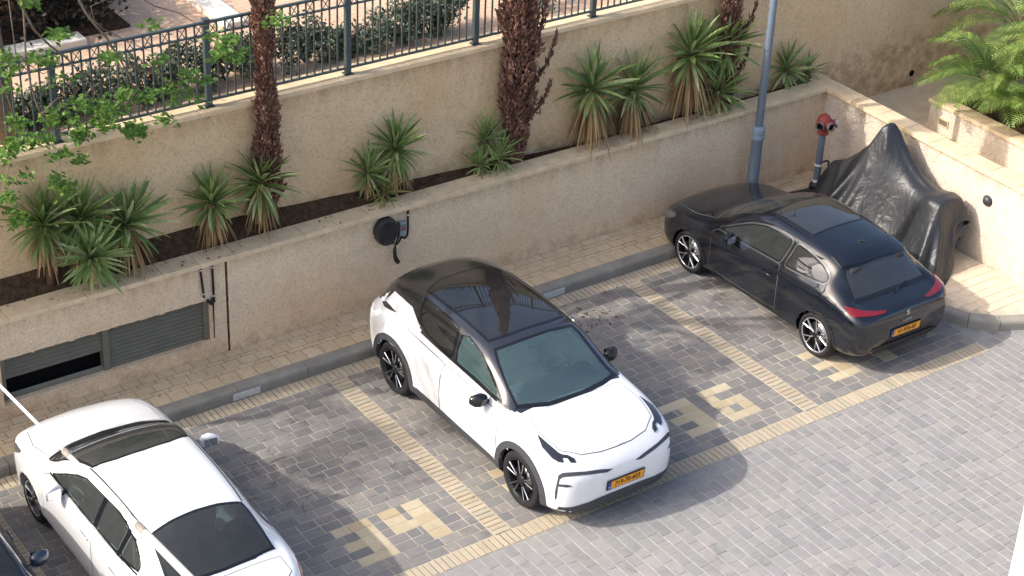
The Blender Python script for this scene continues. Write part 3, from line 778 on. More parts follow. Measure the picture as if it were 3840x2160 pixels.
def number_plate(car, pos, nrm_pitch, facing, txt, w=0.52, h=0.11):
    """facing +1: front of the car, -1: rear; nrm_pitch leans it back"""
    root = empty('number_plate', pos); root.parent = car.root; root.rotation_euler = (pi / 2 - nrm_pitch, 0, pi if facing > 0 else 0)
    mb = MB(); mb.box(-w / 2 - .012, w / 2 + .012, -h / 2 - .012, h / 2 + .012, -.014, 0.0); mb.obj('plate_holder', M['plate_frame'], root)
    mb = MB(); mb.box(-w / 2 + .045, w / 2, -h / 2, h / 2, 0.0005, .003); mb.obj('plate_face', M['plate'], root)
    mb = MB(); mb.box(-w / 2, -w / 2 + .0445, -h / 2, h / 2, 0.0005, .003); mb.obj('plate_strip', M['plate_blue'], root)
    o = link('plate_number', text_mesh(txt, 0.098, M['ink'], bold=0.0012), root); o.location = (0.02, 0.0, .0045); o.scale = (0.82, 1, 1)
    o = link('plate_letters', text_mesh('IL', 0.03, M['white_mark']), root); o.location = (-w / 2 + .022, -h * .22, .0045)
    return root
def seats(car, x, y, z, mat, w=0.5, lean=-0.22, head=True, sgn=1):
    """one seat facing +y"""
    root = empty('seat', (x, y, z)); root.parent = car.root
    def blob(name, secs):
        mb = MB(); prev = None; first = None
        for cx, cy, cz, hx, hy in secs:
            pts = []
            for k in range(12):
                a = 2 * pi * k / 12; c, s_ = cos(a), sin(a)
                pts.append((cx + hx * math.copysign(abs(c) ** 0.55, c), cy + hy * math.copysign(abs(s_) ** 0.55, s_), cz))
            r = mb.ring(pts)
            if prev: mb.skin(prev, r)
            else: mb.f.append(tuple(reversed(r))); mb.mi.append(0)
            prev = r
        mb.f.append(tuple(prev)); mb.mi.append(0); return mb.obj(name, mat, root, True)
    h = w / 2
    blob('cushion', [(0, .05, -.12, h * .9, .24), (0, .05, 0.0, h, .27), (0, .05, .05, h * .85, .24)])
    blob('backrest', [(0, -.2, 0.0, h * .95, .09), (0, -.27, .25, h, .09), (0, -.36, .5, h * .85, .07), (0, -.38, .56, h * .6, .05)])
    if head: blob('headrest', [(0, -.39, .6, .10, .04), (0, -.41, .66, .125, .055), (0, -.42, .76, .12, .05), (0, -.42, .80, .08, .03)])
    return root
def mirror_pair(car, x, y, z, cap, facing=1, sx=0.22, arm=True, names='door_mirror', glassmat_=None):
    """x: inner end at the door; the housing reaches outwards"""
    for sg in (1, -1):
        root = empty('door_mirror', (sg * x, y, z)); root.parent = car.root
        mb = MB(); prev = None
        for t, sy, sz, dy in ((0.03, .035, .045, 0.0), (0.07, .07, .075, 0), (0.14, .085, .085, -.01), (0.20, .07, .075, -.025), (0.235, .04, .045, -.04)):
            r = mb.ring([(sg * (t), dy + sy * math.copysign(abs(sin(2 * pi * k / 12)) ** .7, sin(2 * pi * k / 12)) * (1 if sin(2 * pi * k / 12) > 0 else .45), sz * math.copysign(abs(cos(2 * pi * k / 12)) ** .8, cos(2 * pi * k / 12))) for k in range(12)])
            if prev: mb.skin(prev, r)
            else: mb.f.append(tuple(r)); mb.mi.append(0)
            prev = r
        mb.f.append(tuple(reversed(prev))); mb.mi.append(0); autosmooth(mb.obj('housing', cap, root, True), 60)
        mb = MB(); q = [(sg * .06, -.052, -.055), (sg * .215, -.062, -.05), (sg * .215, -.062, .05), (sg * .06, -.052, .06)]; mb.face([(a, b + .0, c) for a, b, c in q])
        mb.obj('glass', M['mirror'], root)
        mb = MB(); mb.tube([(-sg * .05, 0.02, -.05), (sg * .09, 0.0, -.055)], [.028, .022], 8); mb.obj('bracket', M['gloss_black'], root)
def steering(car, x, y, z):
    mb = MB(); pts = []
    for k in range(25):
        a = 2 * pi * k / 24; pts.append((x + .18 * cos(a), y - .18 * sin(a) * .35, z + .18 * sin(a) * .93))
    mb.tube(pts, .016, 6, cap=False); mb.tube([(x - .17, y, z), (x + .17, y, z)], .02, 6); mb.obj('steering_wheel', M['dash'], car.root, True)
def dashboard(car, y0, y1, z, w):
    mb = MB(); prev = None
    for x in [-w + w * 2 * i / 8 for i in range(9)]:
        c = 0.12 * (1 - (x / w) ** 2); r = mb.ring([(x, y0 + c, z - .05), (x, y0 + c - .1, z + .02), (x, y1 + .1, z + .03), (x, y1, z - .02), (x, y1 + .05, z - .3)])
        if prev: mb.skin(prev, r, closed=False)
        prev = r
    mb.obj('dashboard', M['dash'], car.root, True)
    mb = MB(); mb.box(-w, w, -1.8, 1.0, 0.22, 0.30); mb.obj('floor', M['seat_dark'], car.root)
def yrange(marks):
    """stations: list of (y, step to the next)"""
    out = []
    for (a, st), (b, _) in zip(marks, marks[1:]):
        k = max(1, round(abs(b - a) / st)); out += [a + (b - a) * i / k for i in range(k)]
    out.append(marks[-1][0]); return out
LOW = [(0, .20), (.78, .20), (.885, .30)]
# ------------------------------------------------------------------ white crossover with black roof
def zz(pts):
    """photo coordinates read from an enlarged view of the crossover"""
    return [((1312 + a / 1.2077) / 1.490683, (862 + b / 1.2077) / 1.490683) for a, b in pts]
def build_ev():
    st = {
     2.165: [(0, .33), (.34, .33), (.48, .38), (.53, .54), (.50, .65), (.45, .69), (.35, .715), (.23, .73), (.11, .737), (0, .74)],
     2.13: [(0, .25), (.48, .25), (.63, .31), (.68, .53), (.65, .67), (.59, .725), (.45, .76), (.30, .775), (.15, .785), (0, .79)],
     2.05: [(0, .21), (.60, .21), (.755, .28), (.795, .53), (.77, .71), (.71, .785), (.54, .825), (.37, .845), (.18, .855), (0, .86)],
     1.90: [(0, .20), (.69, .20), (.84, .28), (.872, .54), (.855, .77), (.80, .86), (.61, .91), (.41, .935), (.20, .948), (0, .954)],
     1.68: [(0, .19), (.75, .19), (.89, .28), (.910, .56), (.895, .82), (.835, .93), (.65, .985), (.43, 1.01), (.22, 1.024), (0, 1.03)],
     1.375: [(0, .19), (.78, .19), (.905, .28), (.925, .58), (.912, .85), (.85, .98), (.67, 1.035), (.45, 1.06), (.22, 1.073), (0, 1.08)],
     1.16: [(0, .19), (.78, .19), (.90, .28), (.920, .60), (.908, .865), (.845, 1.01), (.70, 1.06), (.47, 1.085), (.23, 1.097), (0, 1.103)],
     1.02: [(0, .19), (.78, .19), (.895, .28), (.916, .60), (.906, .87), (.84, 1.025), (.755, 1.085), (.52, 1.125), (.25, 1.145), (0, 1.155)],
     .80: [(0, .19), (.78, .19), (.89, .28), (.914, .60), (.905, .875), (.835, 1.035), (.775, 1.13), (.665, 1.225), (.38, 1.275), (0, 1.292)],
     .52: [(0, .19), (.78, .19), (.89, .28), (.912, .60), (.905, .88), (.833, 1.042), (.765, 1.20), (.665, 1.345), (.38, 1.405), (0, 1.425)],
     .26: [(0, .19), (.78, .19), (.89, .28), (.912, .60), (.905, .885), (.832, 1.048), (.757, 1.24), (.655, 1.425), (.37, 1.49), (0, 1.512)],
     -.05: [(0, .19), (.78, .19), (.89, .28), (.912, .60), (.906, .89), (.832, 1.055), (.752, 1.26), (.65, 1.462), (.37, 1.532), (0, 1.552)],
     -.50: [(0, .19), (.78, .19), (.89, .28), (.912, .60), (.908, .895), (.832, 1.07), (.747, 1.27), (.645, 1.475), (.36, 1.55), (0, 1.57)],
     -1.0: [(0, .19), (.78, .19), (.895, .29), (.918, .60), (.914, .91), (.832, 1.10), (.74, 1.28), (.635, 1.465), (.355, 1.542), (0, 1.562)],
     -1.40: [(0, .20), (.78, .20), (.90, .30), (.925, .61), (.918, .92), (.832, 1.12), (.73, 1.28), (.62, 1.43), (.35, 1.51), (0, 1.53)],
     -1.70: [(0, .22), (.77, .22), (.89, .32), (.915, .63), (.902, .93), (.815, 1.11), (.71, 1.25), (.60, 1.375), (.34, 1.455), (0, 1.475)],
     -1.90: [(0, .24), (.74, .24), (.865, .34), (.89, .65), (.872, .92), (.785, 1.07), (.68, 1.19), (.57, 1.29), (.32, 1.36), (0, 1.38)],
     -2.05: [(0, .28), (.68, .28), (.81, .37), (.84, .66), (.82, .90), (.74, 1.01), (.62, 1.085), (.50, 1.14), (.28, 1.17), (0, 1.185)],
     -2.14: [(0, .31), (.60, .31), (.74, .40), (.77, .66), (.745, .87), (.67, .95), (.55, .99), (.41, 1.01), (.22, 1.02), (0, 1.025)],
     -2.185: [(0, .37), (.48, .37), (.62, .45), (.66, .66), (.63, .81), (.56, .87), (.45, .90), (.32, .915), (.16, .922), (0, .925)]}
    ys = yrange([(-2.185, .012), (-2.14, .03), (-1.9, .05), (1.16, .05), (1.9, .04), (2.05, .02), (2.13, .012), (2.165, 1)])
    white = paint('white_paint', (0.78, 0.79, 0.80, 1), 0.35)
    black = paint('black_roof_paint', (0.014, 0.015, 0.019, 1), 0.3, cior=1.8)
    c = Car('crossover_car', 'white crossover car with a black roof and grey wheel arches, plate 719-70-603', (1.335, -2.255, 0), pi, Shell(st, ys), white)
    glass = glassmat('ev_glass', (0.80, 0.90, 0.88, 1), dust=0.12, ior=2.0, film=srgb(150, 190, 192)); dark = glassmat('ev_dark_glass', (0.03, 0.035, 0.045, 1), dust=0.035, ior=1.9)  # besides dust, the teal film paints in sky reflected on the panes
    def belt(y): return pchip([-2.3, -1.95, -1.78, -1.62, -1.12, -1.0, -.85, -.4, .5, 1.1], [1.04, 1.08, 1.24, 1.36, 1.36, 1.24, 1.13, 1.10, 1.07, 1.07], y)
    ws = zz([(752, 806), (900, 792), (1050, 742), (1145, 695), (1200, 655), (1165, 618), (1090, 525), (1040, 460), (1005, 428), (900, 450), (780, 492), (650, 540), (668, 610), (706, 710)])
    c.window('windscreen', ws, 'cam', glass, border=7)
    fw = zz([(478, 600), (488, 530), (510, 474), (545, 482), (600, 555), (640, 640), (690, 770), (690, 786), (640, 745), (560, 670)])
    c.window('side_window', fw, 'cam', glass, border=4.5, mirror=True)
    rwn = zz([(322, 352), (345, 300), (480, 418), (500, 440), (470, 570), (455, 580), (352, 478), (318, 420)])
    c.window('side_window', rwn, 'cam', dark, border=4.5, mirror=True, cut=False)
    roofp = [(-.56, .17), (-.55, -1.20), (-.30, -1.30), (.30, -1.30), (.55, -1.20), (.56, .17), (.28, .215), (-.28, .215)]
    c.window('roof_glass', roofp, 'top', dark, border=.035, cut=False)
    rg = [(-.56, 1.12), (.56, 1.12), (.52, 1.31), (.42, 1.37), (-.42, 1.37), (-.52, 1.31)]
    c.window('rear_window', rg, 'rear', dark, border=.03, cut=False)
    # openings of the windscreen and front side glass, cut where the photo rays met the body
    def cutpoly(poly, proj, d):
        pts = []
        for a, b in inset(poly, 4):
            p, n = c.hit('cam', a, b)
            if p is not None: pts.append((p.y, p.z) if proj == 'right' else (p.x, p.z))
        return (proj, pts, d)
    c.cut = [cutpoly(ws, 'front', .012), cutpoly(fw, 'right', .012)]
    c.cut.append(('left', c.cut[1][1], .012))
    c.body([(1.385, .36), (-1.385, .36)], .41, mats=[white, black, M['clad']],
           mfun=lambda p: 2 if p.z < .275 else (1 if (p.z > belt(p.y) and p.y < 1.12) else 0))
    low = [(160, 318), (205, 278), (285, 350), (310, 420), (345, 480), (435, 570), (475, 605), (560, 680), (640, 755), (700, 802), (745, 814)]
    top = [(180, 285), (225, 240), (325, 330), (335, 410), (365, 460), (450, 548), (490, 585), (575, 657), (650, 728), (705, 772), (756, 800)]
    c.patch('belt_trim', black, zz(low + top[::-1]), 'cam', .0035, 9, None, True, lip=.004)
    c.patch('cowl', M['gloss_black'], zz([(742, 812), (900, 799), (1055, 750), (1150, 702), (1210, 658), (1200, 648), (1145, 690), (1050, 737), (900, 787), (750, 800)]), 'cam', .003, 9, lip=.004)
    c.panel('bonnet', [(-.66, 1.17), (-.71, 1.50), (-.66, 1.80), (-.46, 1.95), (-.22, 2.0), (0, 2.01), (.22, 2.0), (.46, 1.95), (.66, 1.80), (.71, 1.50), (.66, 1.17), (.35, 1.20), (0, 1.205), (-.35, 1.20)], 'top', seam=.0035)
    fd = [(.93, .42), (.90, .64), (.92, .98), (.55, 1.0), (.0, 1.015), (-.27, 1.02), (-.30, .62), (-.29, .38), (.3, .365), (.85, .37)]
    rdor = [(-.31, .38), (-.32, .62), (-.29, 1.02), (-.8, 1.045), (-1.12, 1.07), (-1.08, .88), (-.95, .68), (-.87, .50), (-.85, .38)]
    for poly, hy in ((fd, -.08), (rdor, -.82)):
        d = c.panel('door', poly, 'right', mirror=True, seam=.0035)
        for o, proj, sg in ((d[0], 'right', 1), (d[1], 'left', -1)):
            p, n = c.hit(proj, hy, .91); mb = MB(); mb.box(-.008, .010, -.10, .10, -.012, .012, c=.004); h = mb.obj('handle', white, o, loc=p)
            if sg < 0: h.rotation_euler = (0, 0, pi)
    for wy in (1.385, -1.385): c.arch(wy, .36, .40, .485, M['clad'], z_min=.27)
    sill = [(.94, .215), (.94, .33), (.80, .375), (-.80, .40), (-.93, .37), (-.93, .22)]
    c.patch('sill_cladding', M['clad'], sill, 'right', .012, .1, None, True, lip=.03)
    c.patch('front_lip', M['clad'], [(-.80, .235), (-.62, .25), (-.3, .265), (.3, .265), (.62, .25), (.80, .235), (.80, .35), (.58, .37), (.30, .385), (-.30, .385), (-.58, .37), (-.80, .35)], 'front', .012, .08, lip=.03)
    c.patch('rear_bumper_lip', M['clad'], [(-.78, .30), (.78, .30), (.76, .46), (-.76, .46)], 'rear', .01, .1, lip=.03)
    lamp = zz([(848, 926), (875, 950), (915, 985), (945, 1010), (962, 1018), (985, 1020), (1015, 1035), (1025, 1055), (1000, 1055), (985, 1035), (962, 1033), (968, 1055), (945, 1053), (915, 1035), (870, 985)])
    c.patch('headlight', M['lamp_dark'], lamp, 'cam', .008, 6, None, True, lip=.01)
    slot = zz([(945, 1110), (965, 1100), (1060, 1095), (1140, 1084), (1190, 1082), (1165, 1097), (1090, 1108), (965, 1120), (950, 1130), (942, 1170), (936, 1215), (928, 1222), (930, 1180)])
    c.patch('air_slot', M['clad'], slot, 'cam', .006, 6, None, True, lip=.01)
    c.patch('air_slot', M['clad'], zz([(946, 1152), (985, 1154), (1008, 1160), (985, 1166), (946, 1162)]), 'cam', .006, 6, None, True, lip=.01)
    c.patch('tail_light', M['lamp_dark'], zz([(147, 325), (165, 322), (185, 342), (212, 374), (185, 365), (158, 348)]), 'cam', .008, 6, None, True, lip=.01)
    p, n = c.hit('top', 0.0, 1.96)
    mb = MB(); t = .007
    for a in ((-.034, -.034 + t, -.03, .03), (-.034 + t, .02, -.03, -.03 + t), (.034 - t, .034, -.048, .03), (-.008, .034 - t, .03 - t, .03), (-.008, -.008 + t, 0, .03 - t)): mb.box(a[0], a[1], a[2], a[3], 0, .003)
    e = mb.obj('emblem', simple('emblem_pink', srgb(196, 160, 166), .4), c.root); e.location = p + n * .008; e.rotation_euler = (-math.acos(max(-1, min(1, n.z))), 0, pi)
    number_plate(c, (-.03, 2.19, .515), -0.10, 1, '719-70-603')
    mirror_pair(c, .84, .62, 1.06, M['gloss_black'])
    dashboard(c, .92, .40, .95, .70); steering(c, -.36, .36, .95)
    for x in (-.37, .37): seats(c, x, -.18, .50, M['seat_light'])
    for x in (-.40, 0, .40): seats(c, x, -1.02, .52, M['seat_light'], .40)
    mb = MB(); mb.box(-.12, .12, .36, .39, 1.36, 1.43, c=.01); mb.obj('rear_view_mirror', M['gloss_black'], c.root)
    def spokes(root, R, sg):
        for k in range(5):
            a = 2 * pi * k / 5 + .3
            for da in (-.20, .20):
                mb = MB(); spoke_bar(mb, pol(.045, a + da * .6), pol(R - .015, a + da), .030, .020, -.022, -.014, sg); o = mb.obj('spoke', M['alloy_dark'], root)
                mb = MB(); spoke_bar(mb, pol(.085, a + da * .75), pol(R - .010, a + da * 1.05), .006, .011, -.014, -.007, sg, d=.004); mb.obj('spoke_edge', M['alloy'], root)
        mb = MB(); mb.lathe([(.0, -.012 * sg), (.05, -.014 * sg), (.065, -.03 * sg), (.06, -.06 * sg)], 16, 'x'); mb.obj('hub_cap', M['alloy_dark'], root)
    for y in (1.385, -1.385):
        for x in (.90, -.90): c.wheel(x, y, .36, .235, .262, {'lip': M['alloy_dark'], 'fn': spokes})
    return c
ev = build_ev()
# ------------------------------------------------------------------ black hatchback, and the dark blue one at the edge
def z6(pts): return [((2400 + a / 1.789) / 1.490683, (640 + b / 1.789) / 1.490683) for a, b in pts]
HATCH = {
 2.10: [(0, .32), (.35, .32), (.48, .37), (.54, .50), (.50, .60), (.45, .64), (.34, .665), (.23, .68), (.11, .69), (0, .695)],
 2.05: [(0, .24), (.55, .24), (.66, .30), (.70, .49), (.67, .63), (.60, .68), (.45, .71), (.3, .725), (.15, .735), (0, .74)],
 1.95: [(0, .20), (.64, .20), (.78, .27), (.81, .50), (.785, .66), (.72, .73), (.55, .765), (.37, .785), (.18, .795), (0, .80)],
 1.75: [(0, .18), (.70, .18), (.85, .27), (.875, .52), (.86, .71), (.80, .79), (.62, .83), (.42, .85), (.2, .862), (0, .868)],
 1.31: [(0, .17), (.74, .17), (.88, .26), (.905, .54), (.893, .77), (.83, .87), (.66, .91), (.45, .935), (.22, .95), (0, .955)],
 1.05: [(0, .17), (.74, .17), (.875, .26), (.902, .55), (.89, .79), (.825, .90), (.71, .955), (.48, .985), (.24, 1.0), (0, 1.005)],
 .90: [(0, .17), (.74, .17), (.87, .26), (.90, .55), (.89, .80), (.825, .915), (.74, .99), (.52, 1.045), (.26, 1.075), (0, 1.085)],
 .60: [(0, .17), (.74, .17), (.87, .26), (.90, .55), (.89, .81), (.825, .93), (.755, 1.07), (.64, 1.19), (.36, 1.245), (0, 1.265)],
 .25: [(0, .17), (.74, .17), (.87, .26), (.90, .55), (.89, .825), (.825, .945), (.74, 1.13), (.61, 1.315), (.35, 1.37), (0, 1.39)],
 -.10: [(0, .17), (.74, .17), (.87, .26), (.90, .55), (.89, .835), (.825, .96), (.725, 1.155), (.605, 1.36), (.34, 1.418), (0, 1.432)],
 -.55: [(0, .17), (.74, .17), (.87, .26), (.90, .55), (.892, .85), (.825, .985), (.712, 1.172), (.595, 1.358), (.335, 1.414), (0, 1.428)],
 -.95: [(0, .17), (.74, .17), (.875, .27), (.903, .56), (.895, .87), (.822, 1.01), (.70, 1.175), (.58, 1.338), (.325, 1.39), (0, 1.402)],
 -1.31: [(0, .19), (.74, .19), (.88, .28), (.905, .57), (.896, .885), (.812, 1.035), (.685, 1.165), (.55, 1.28), (.315, 1.33), (0, 1.345)],
 -1.42: [(0, .20), (.73, .20), (.875, .29), (.90, .57), (.89, .885), (.80, 1.03), (.665, 1.12), (.53, 1.195), (.305, 1.235), (0, 1.248)],
 -1.58: [(0, .21), (.72, .21), (.862, .30), (.893, .58), (.88, .875), (.78, 1.0), (.645, 1.045), (.51, 1.085), (.29, 1.108), (0, 1.115)],
 -1.74: [(0, .22), (.70, .22), (.85, .31), (.890, .58), (.878, .87), (.765, .960), (.62, .955), (.48, .960), (.27, .968), (0, .972)],
 -1.90: [(0, .25), (.66, .25), (.82, .33), (.868, .58), (.850, .85), (.735, .912), (.59, .915), (.44, .92), (.24, .927), (0, .931)],
 -2.01: [(0, .28), (.60, .28), (.765, .36), (.812, .58), (.790, .81), (.68, .872), (.53, .884), (.39, .892), (.2, .897), (0, .90)],
 -2.065: [(0, .33), (.54, .33), (.68, .41), (.725, .59), (.70, .76), (.60, .825), (.47, .845), (.33, .855), (.16, .862), (0, .865)]}
HATCH_Y = yrange([(-2.065, .012), (-2.01, .03), (-1.31, .05), (1.05, .05), (1.75, .04), (1.95, .025), (2.05, .012), (2.10, 1)])
def double_spokes(lip, edge):
    def fn(root, R, sg):
        for k in range(5):
            a = 2 * pi * k / 5 + .55
            mb = MB(); spoke_bar(mb, pol(.04, a), pol(.105, a), .026, .018, -.020, -.016, sg); mb.obj('spoke', edge, root)
            for da in (-.25, .25):
                mb = MB(); spoke_bar(mb, pol(.10, a + da * .12), pol(R - .012, a + da), .013, .012, -.016, -.008, sg); mb.obj('spoke', edge, root)
        mb = MB(); mb.lathe([(.0, -.010 * sg), (.04, -.012 * sg), (.055, -.03 * sg), (.05, -.06 * sg)], 16, 'x'); mb.obj('hub_cap', M['alloy_dark'], root)
    return {'lip': lip, 'fn': fn}
def build_hatch(name, label, loc, rz, pnt, full=True):
    c = Car(name, label, loc, rz, Shell(HATCH, HATCH_Y), pnt)
    glass = M['hatch_glass']; dark = M['hatch_dark']
    ws = [(-.72, .92), (-.4, 1.03), (0, 1.07), (.4, 1.03), (.72, .92), (.645, .55), (.585, .23), (.3, .18), (0, .165), (-.3, .18), (-.585, .23), (-.645, .55)]
    c.window('windscreen', ws, 'top', glass, border=.028)
    fw = [(.80, .935), (.50, 1.10), (.28, 1.215), (.02, 1.29), (-.30, 1.315), (-.50, 1.305), (-.455, .985), (.3, .95)]
    rwn = [(-.545, .99), (-.585, 1.30), (-.85, 1.275), (-1.10, 1.225), (-1.27, 1.15), (-1.31, 1.10), (-1.27, 1.06), (-1.0, 1.025)]
    c.window('side_window', rounded(fw, .05, 2), 'right', glass, border=.02, mirror=True)
    c.window('side_window', rounded(rwn, .05, 2), 'right', dark, border=.02, mirror=True)
    if full:
        for poly in (fw, rwn):
            r = rounded(poly, .05, 2); c.patch('window_trim', M['dark_chrome'], inset(r, -.006), 'right', .005, .08, None, True, hole=inset(r, .001), lip=.005)
    c.window('roof_glass', rounded([(-.475, .16), (-.475, -.66), (.475, -.66), (.475, .16), (0, .20)], .05, 2), 'top', dark, border=.03, cut=False)
    rg = [(-.665, .955), (0, .965), (.665, .955), (.585, 1.20), (.545, 1.262), (0, 1.30), (-.545, 1.262), (-.585, 1.20)]
    c.window('rear_window', rg, 'rear', dark, border=.03)
    c.body([(1.31, .32), (-1.31, .32)], .355)
    for wy in (1.31, -1.31): c.arch(wy, .32, .345, .385, pnt, z_min=.24, off=.006)
    door = [(.86, .36), (.84, .60), (.86, .87), (.80, .915), (.3, .935), (-.47, .97), (-.52, .80), (-.52, .34), (.2, .31), (.80, .31)]
    d = c.panel('door', door, 'right', mirror=True, seam=.003)
    for o, proj, sg in ((d[0], 'right', 1), (d[1], 'left', -1)):
        p, n = c.hit(proj, -.33, .79); mb = MB(); mb.tube([(-.005, -.10, 0), (.03, -.085, .004), (.034, 0, .006), (.03, .085, .004), (-.005, .10, 0)], .012, 6); h = mb.obj('handle', pnt, o, True, loc=p)
        if sg < 0: h.rotation_euler = (0, 0, pi)
    c.panel('bonnet', [(-.70, .98), (-.74, 1.4), (-.66, 1.80), (-.40, 1.98), (0, 2.02), (.40, 1.98), (.66, 1.80), (.74, 1.4), (.70, .98), (.35, 1.06), (0, 1.08), (-.35, 1.06)], 'top', seam=.003)
    c.patch('headlight', M['headlamp'], [(2.02, .56), (2.00, .66), (1.82, .75), (1.68, .77), (1.66, .73), (1.80, .64), (1.95, .58)], 'right', .006, .06, None, True, lip=.01)
    c.patch('grille', M['black'], [(-.40, .50), (.40, .50), (.46, .63), (-.46, .63)], 'front', .006, .08, lip=.01)
    c.patch('sill_trim', M['gloss_black'], [(.90, .19), (.90, .245), (-.90, .255), (-.90, .20)], 'right', .010, .1, None, True, lip=.02)
    dashboard(c, .86, .30, .86, .70); steering(c, -.36, .28, .88)
    for x in (-.36, .36): seats(c, x, -.22, .42, M['seat_dark'])
    for x in (-.38, .38): seats(c, x, -.98, .45, M['seat_dark'], .5)
    mirror_pair(c, .83, .42, .98, pnt)
    sp = double_spokes(M['alloy'], M['alloy'])
    for y in (1.31, -1.31):
        for x in (.885, -.885): c.wheel(x, y, .32, .225, .247, sp)
    if not full: return c
    # tail
    c.patch('spoiler', pnt, [(-.56, -1.12), (-.565, -1.335), (-.3, -1.375), (0, -1.385), (.3, -1.375), (.565, -1.335), (.56, -1.12), (0, -1.14)], 'top', .026, .06, lip=.03)
    tl = z6([(1368, 906), (1400, 918), (1460, 934), (1510, 944), (1590, 944), (1655, 938), (1642, 956), (1580, 976), (1500, 984), (1440, 986), (1410, 974), (1388, 945)])
    t = c.patch('tail_light', M['red_lens'], tl, 'cam', .010, 6, None, True, lip=.012)
    c.patch('tailgate_seam', M['seam'], [(-.60, .50), (.60, .50), (.60, .505), (-.60, .505)], 'rear', .002, .08, lip=0)
    c.patch('reflector', M['red_lens'], [(.40, .345), (.64, .35), (.64, .37), (.40, .362)], 'rear', .006, .05, None, True, lip=.01)
    c.patch('diffuser', M['black'], [(-.62, .29), (.62, .29), (.56, .40), (-.56, .40)], 'rear', .008, .08, lip=.01)
    number_plate(c, (0, -2.082, .545), -0.10, -1, '41-976-60')
    for txt, sz, z, off in (('S', .12, .80, 0), ('L E O N', .045, .70, 0)):
        p, n = c.hit('rear', off, z); o = link('lettering', text_mesh(txt, sz, M['alloy'], .003, bold=.002 if txt == 'S' else 0.0005), c.root)
        o.location = p + n * .008; o.rotation_euler = (math.acos(max(-1, min(1, n.z))), 0, 0)
        if txt == 'S': o.scale = (1.15, 0.8, 1)
    mb = MB(); mb.tube([(.02, -1.80, .975), (.10, -1.755, .99), (.30, -1.705, 1.01)], [.012, .009, .006], 6); mb.obj('rear_wiper', M['black'], c.root)
    for sg in (1, -1):
        mb = MB(); mb.lathe([(.032, -1.95), (.032, -2.045), (.026, -2.045), (.026, -1.95)], 16, 'y', (sg * .46, 0, .265)); mb.obj('exhaust', M['dark_chrome'], c.root, True)
    mb = MB(); mb.tube([(0, -1.05, 1.385), (0, -1.12, 1.42), (0, -1.17, 1.425)], [.02, .01, .004], 6); mb.obj('antenna', M['black'], c.root)
    return c
M['hatch_glass'] = glassmat('hatch_glass', (0.34, 0.40, 0.40, 1), dust=0.05); M['hatch_dark'] = glassmat('hatch_dark_glass', (0.04, 0.045, 0.05, 1), dust=0.05, ior=1.9)
M['dark_chrome'] = simple('satin_trim', (0.10, 0.105, 0.115, 1), 0.3, metal=0.8)
M['headlamp'] = simple('headlamp', (0.07, 0.075, 0.085, 1), 0.06, spec=0.8, coat=1.0)
hatch = build_hatch('hatchback_car', 'black three-door hatchback with silver twin-spoke wheels and red tail lights', (6.545, -1.71, 0), 0.0,
                    paint('black_paint', (0.004, 0.006, 0.011, 1), 0.5, 0.0, cior=1.7, spec=0.1))
blue = build_hatch('hatchback_car', 'dark blue car beside the white sedan, cut off by the picture edge', (-5.985, -2.40, 0), pi, paint('dark_blue_paint', (0.012, 0.025, 0.055, 1), 0.28, 0.3), full=False)
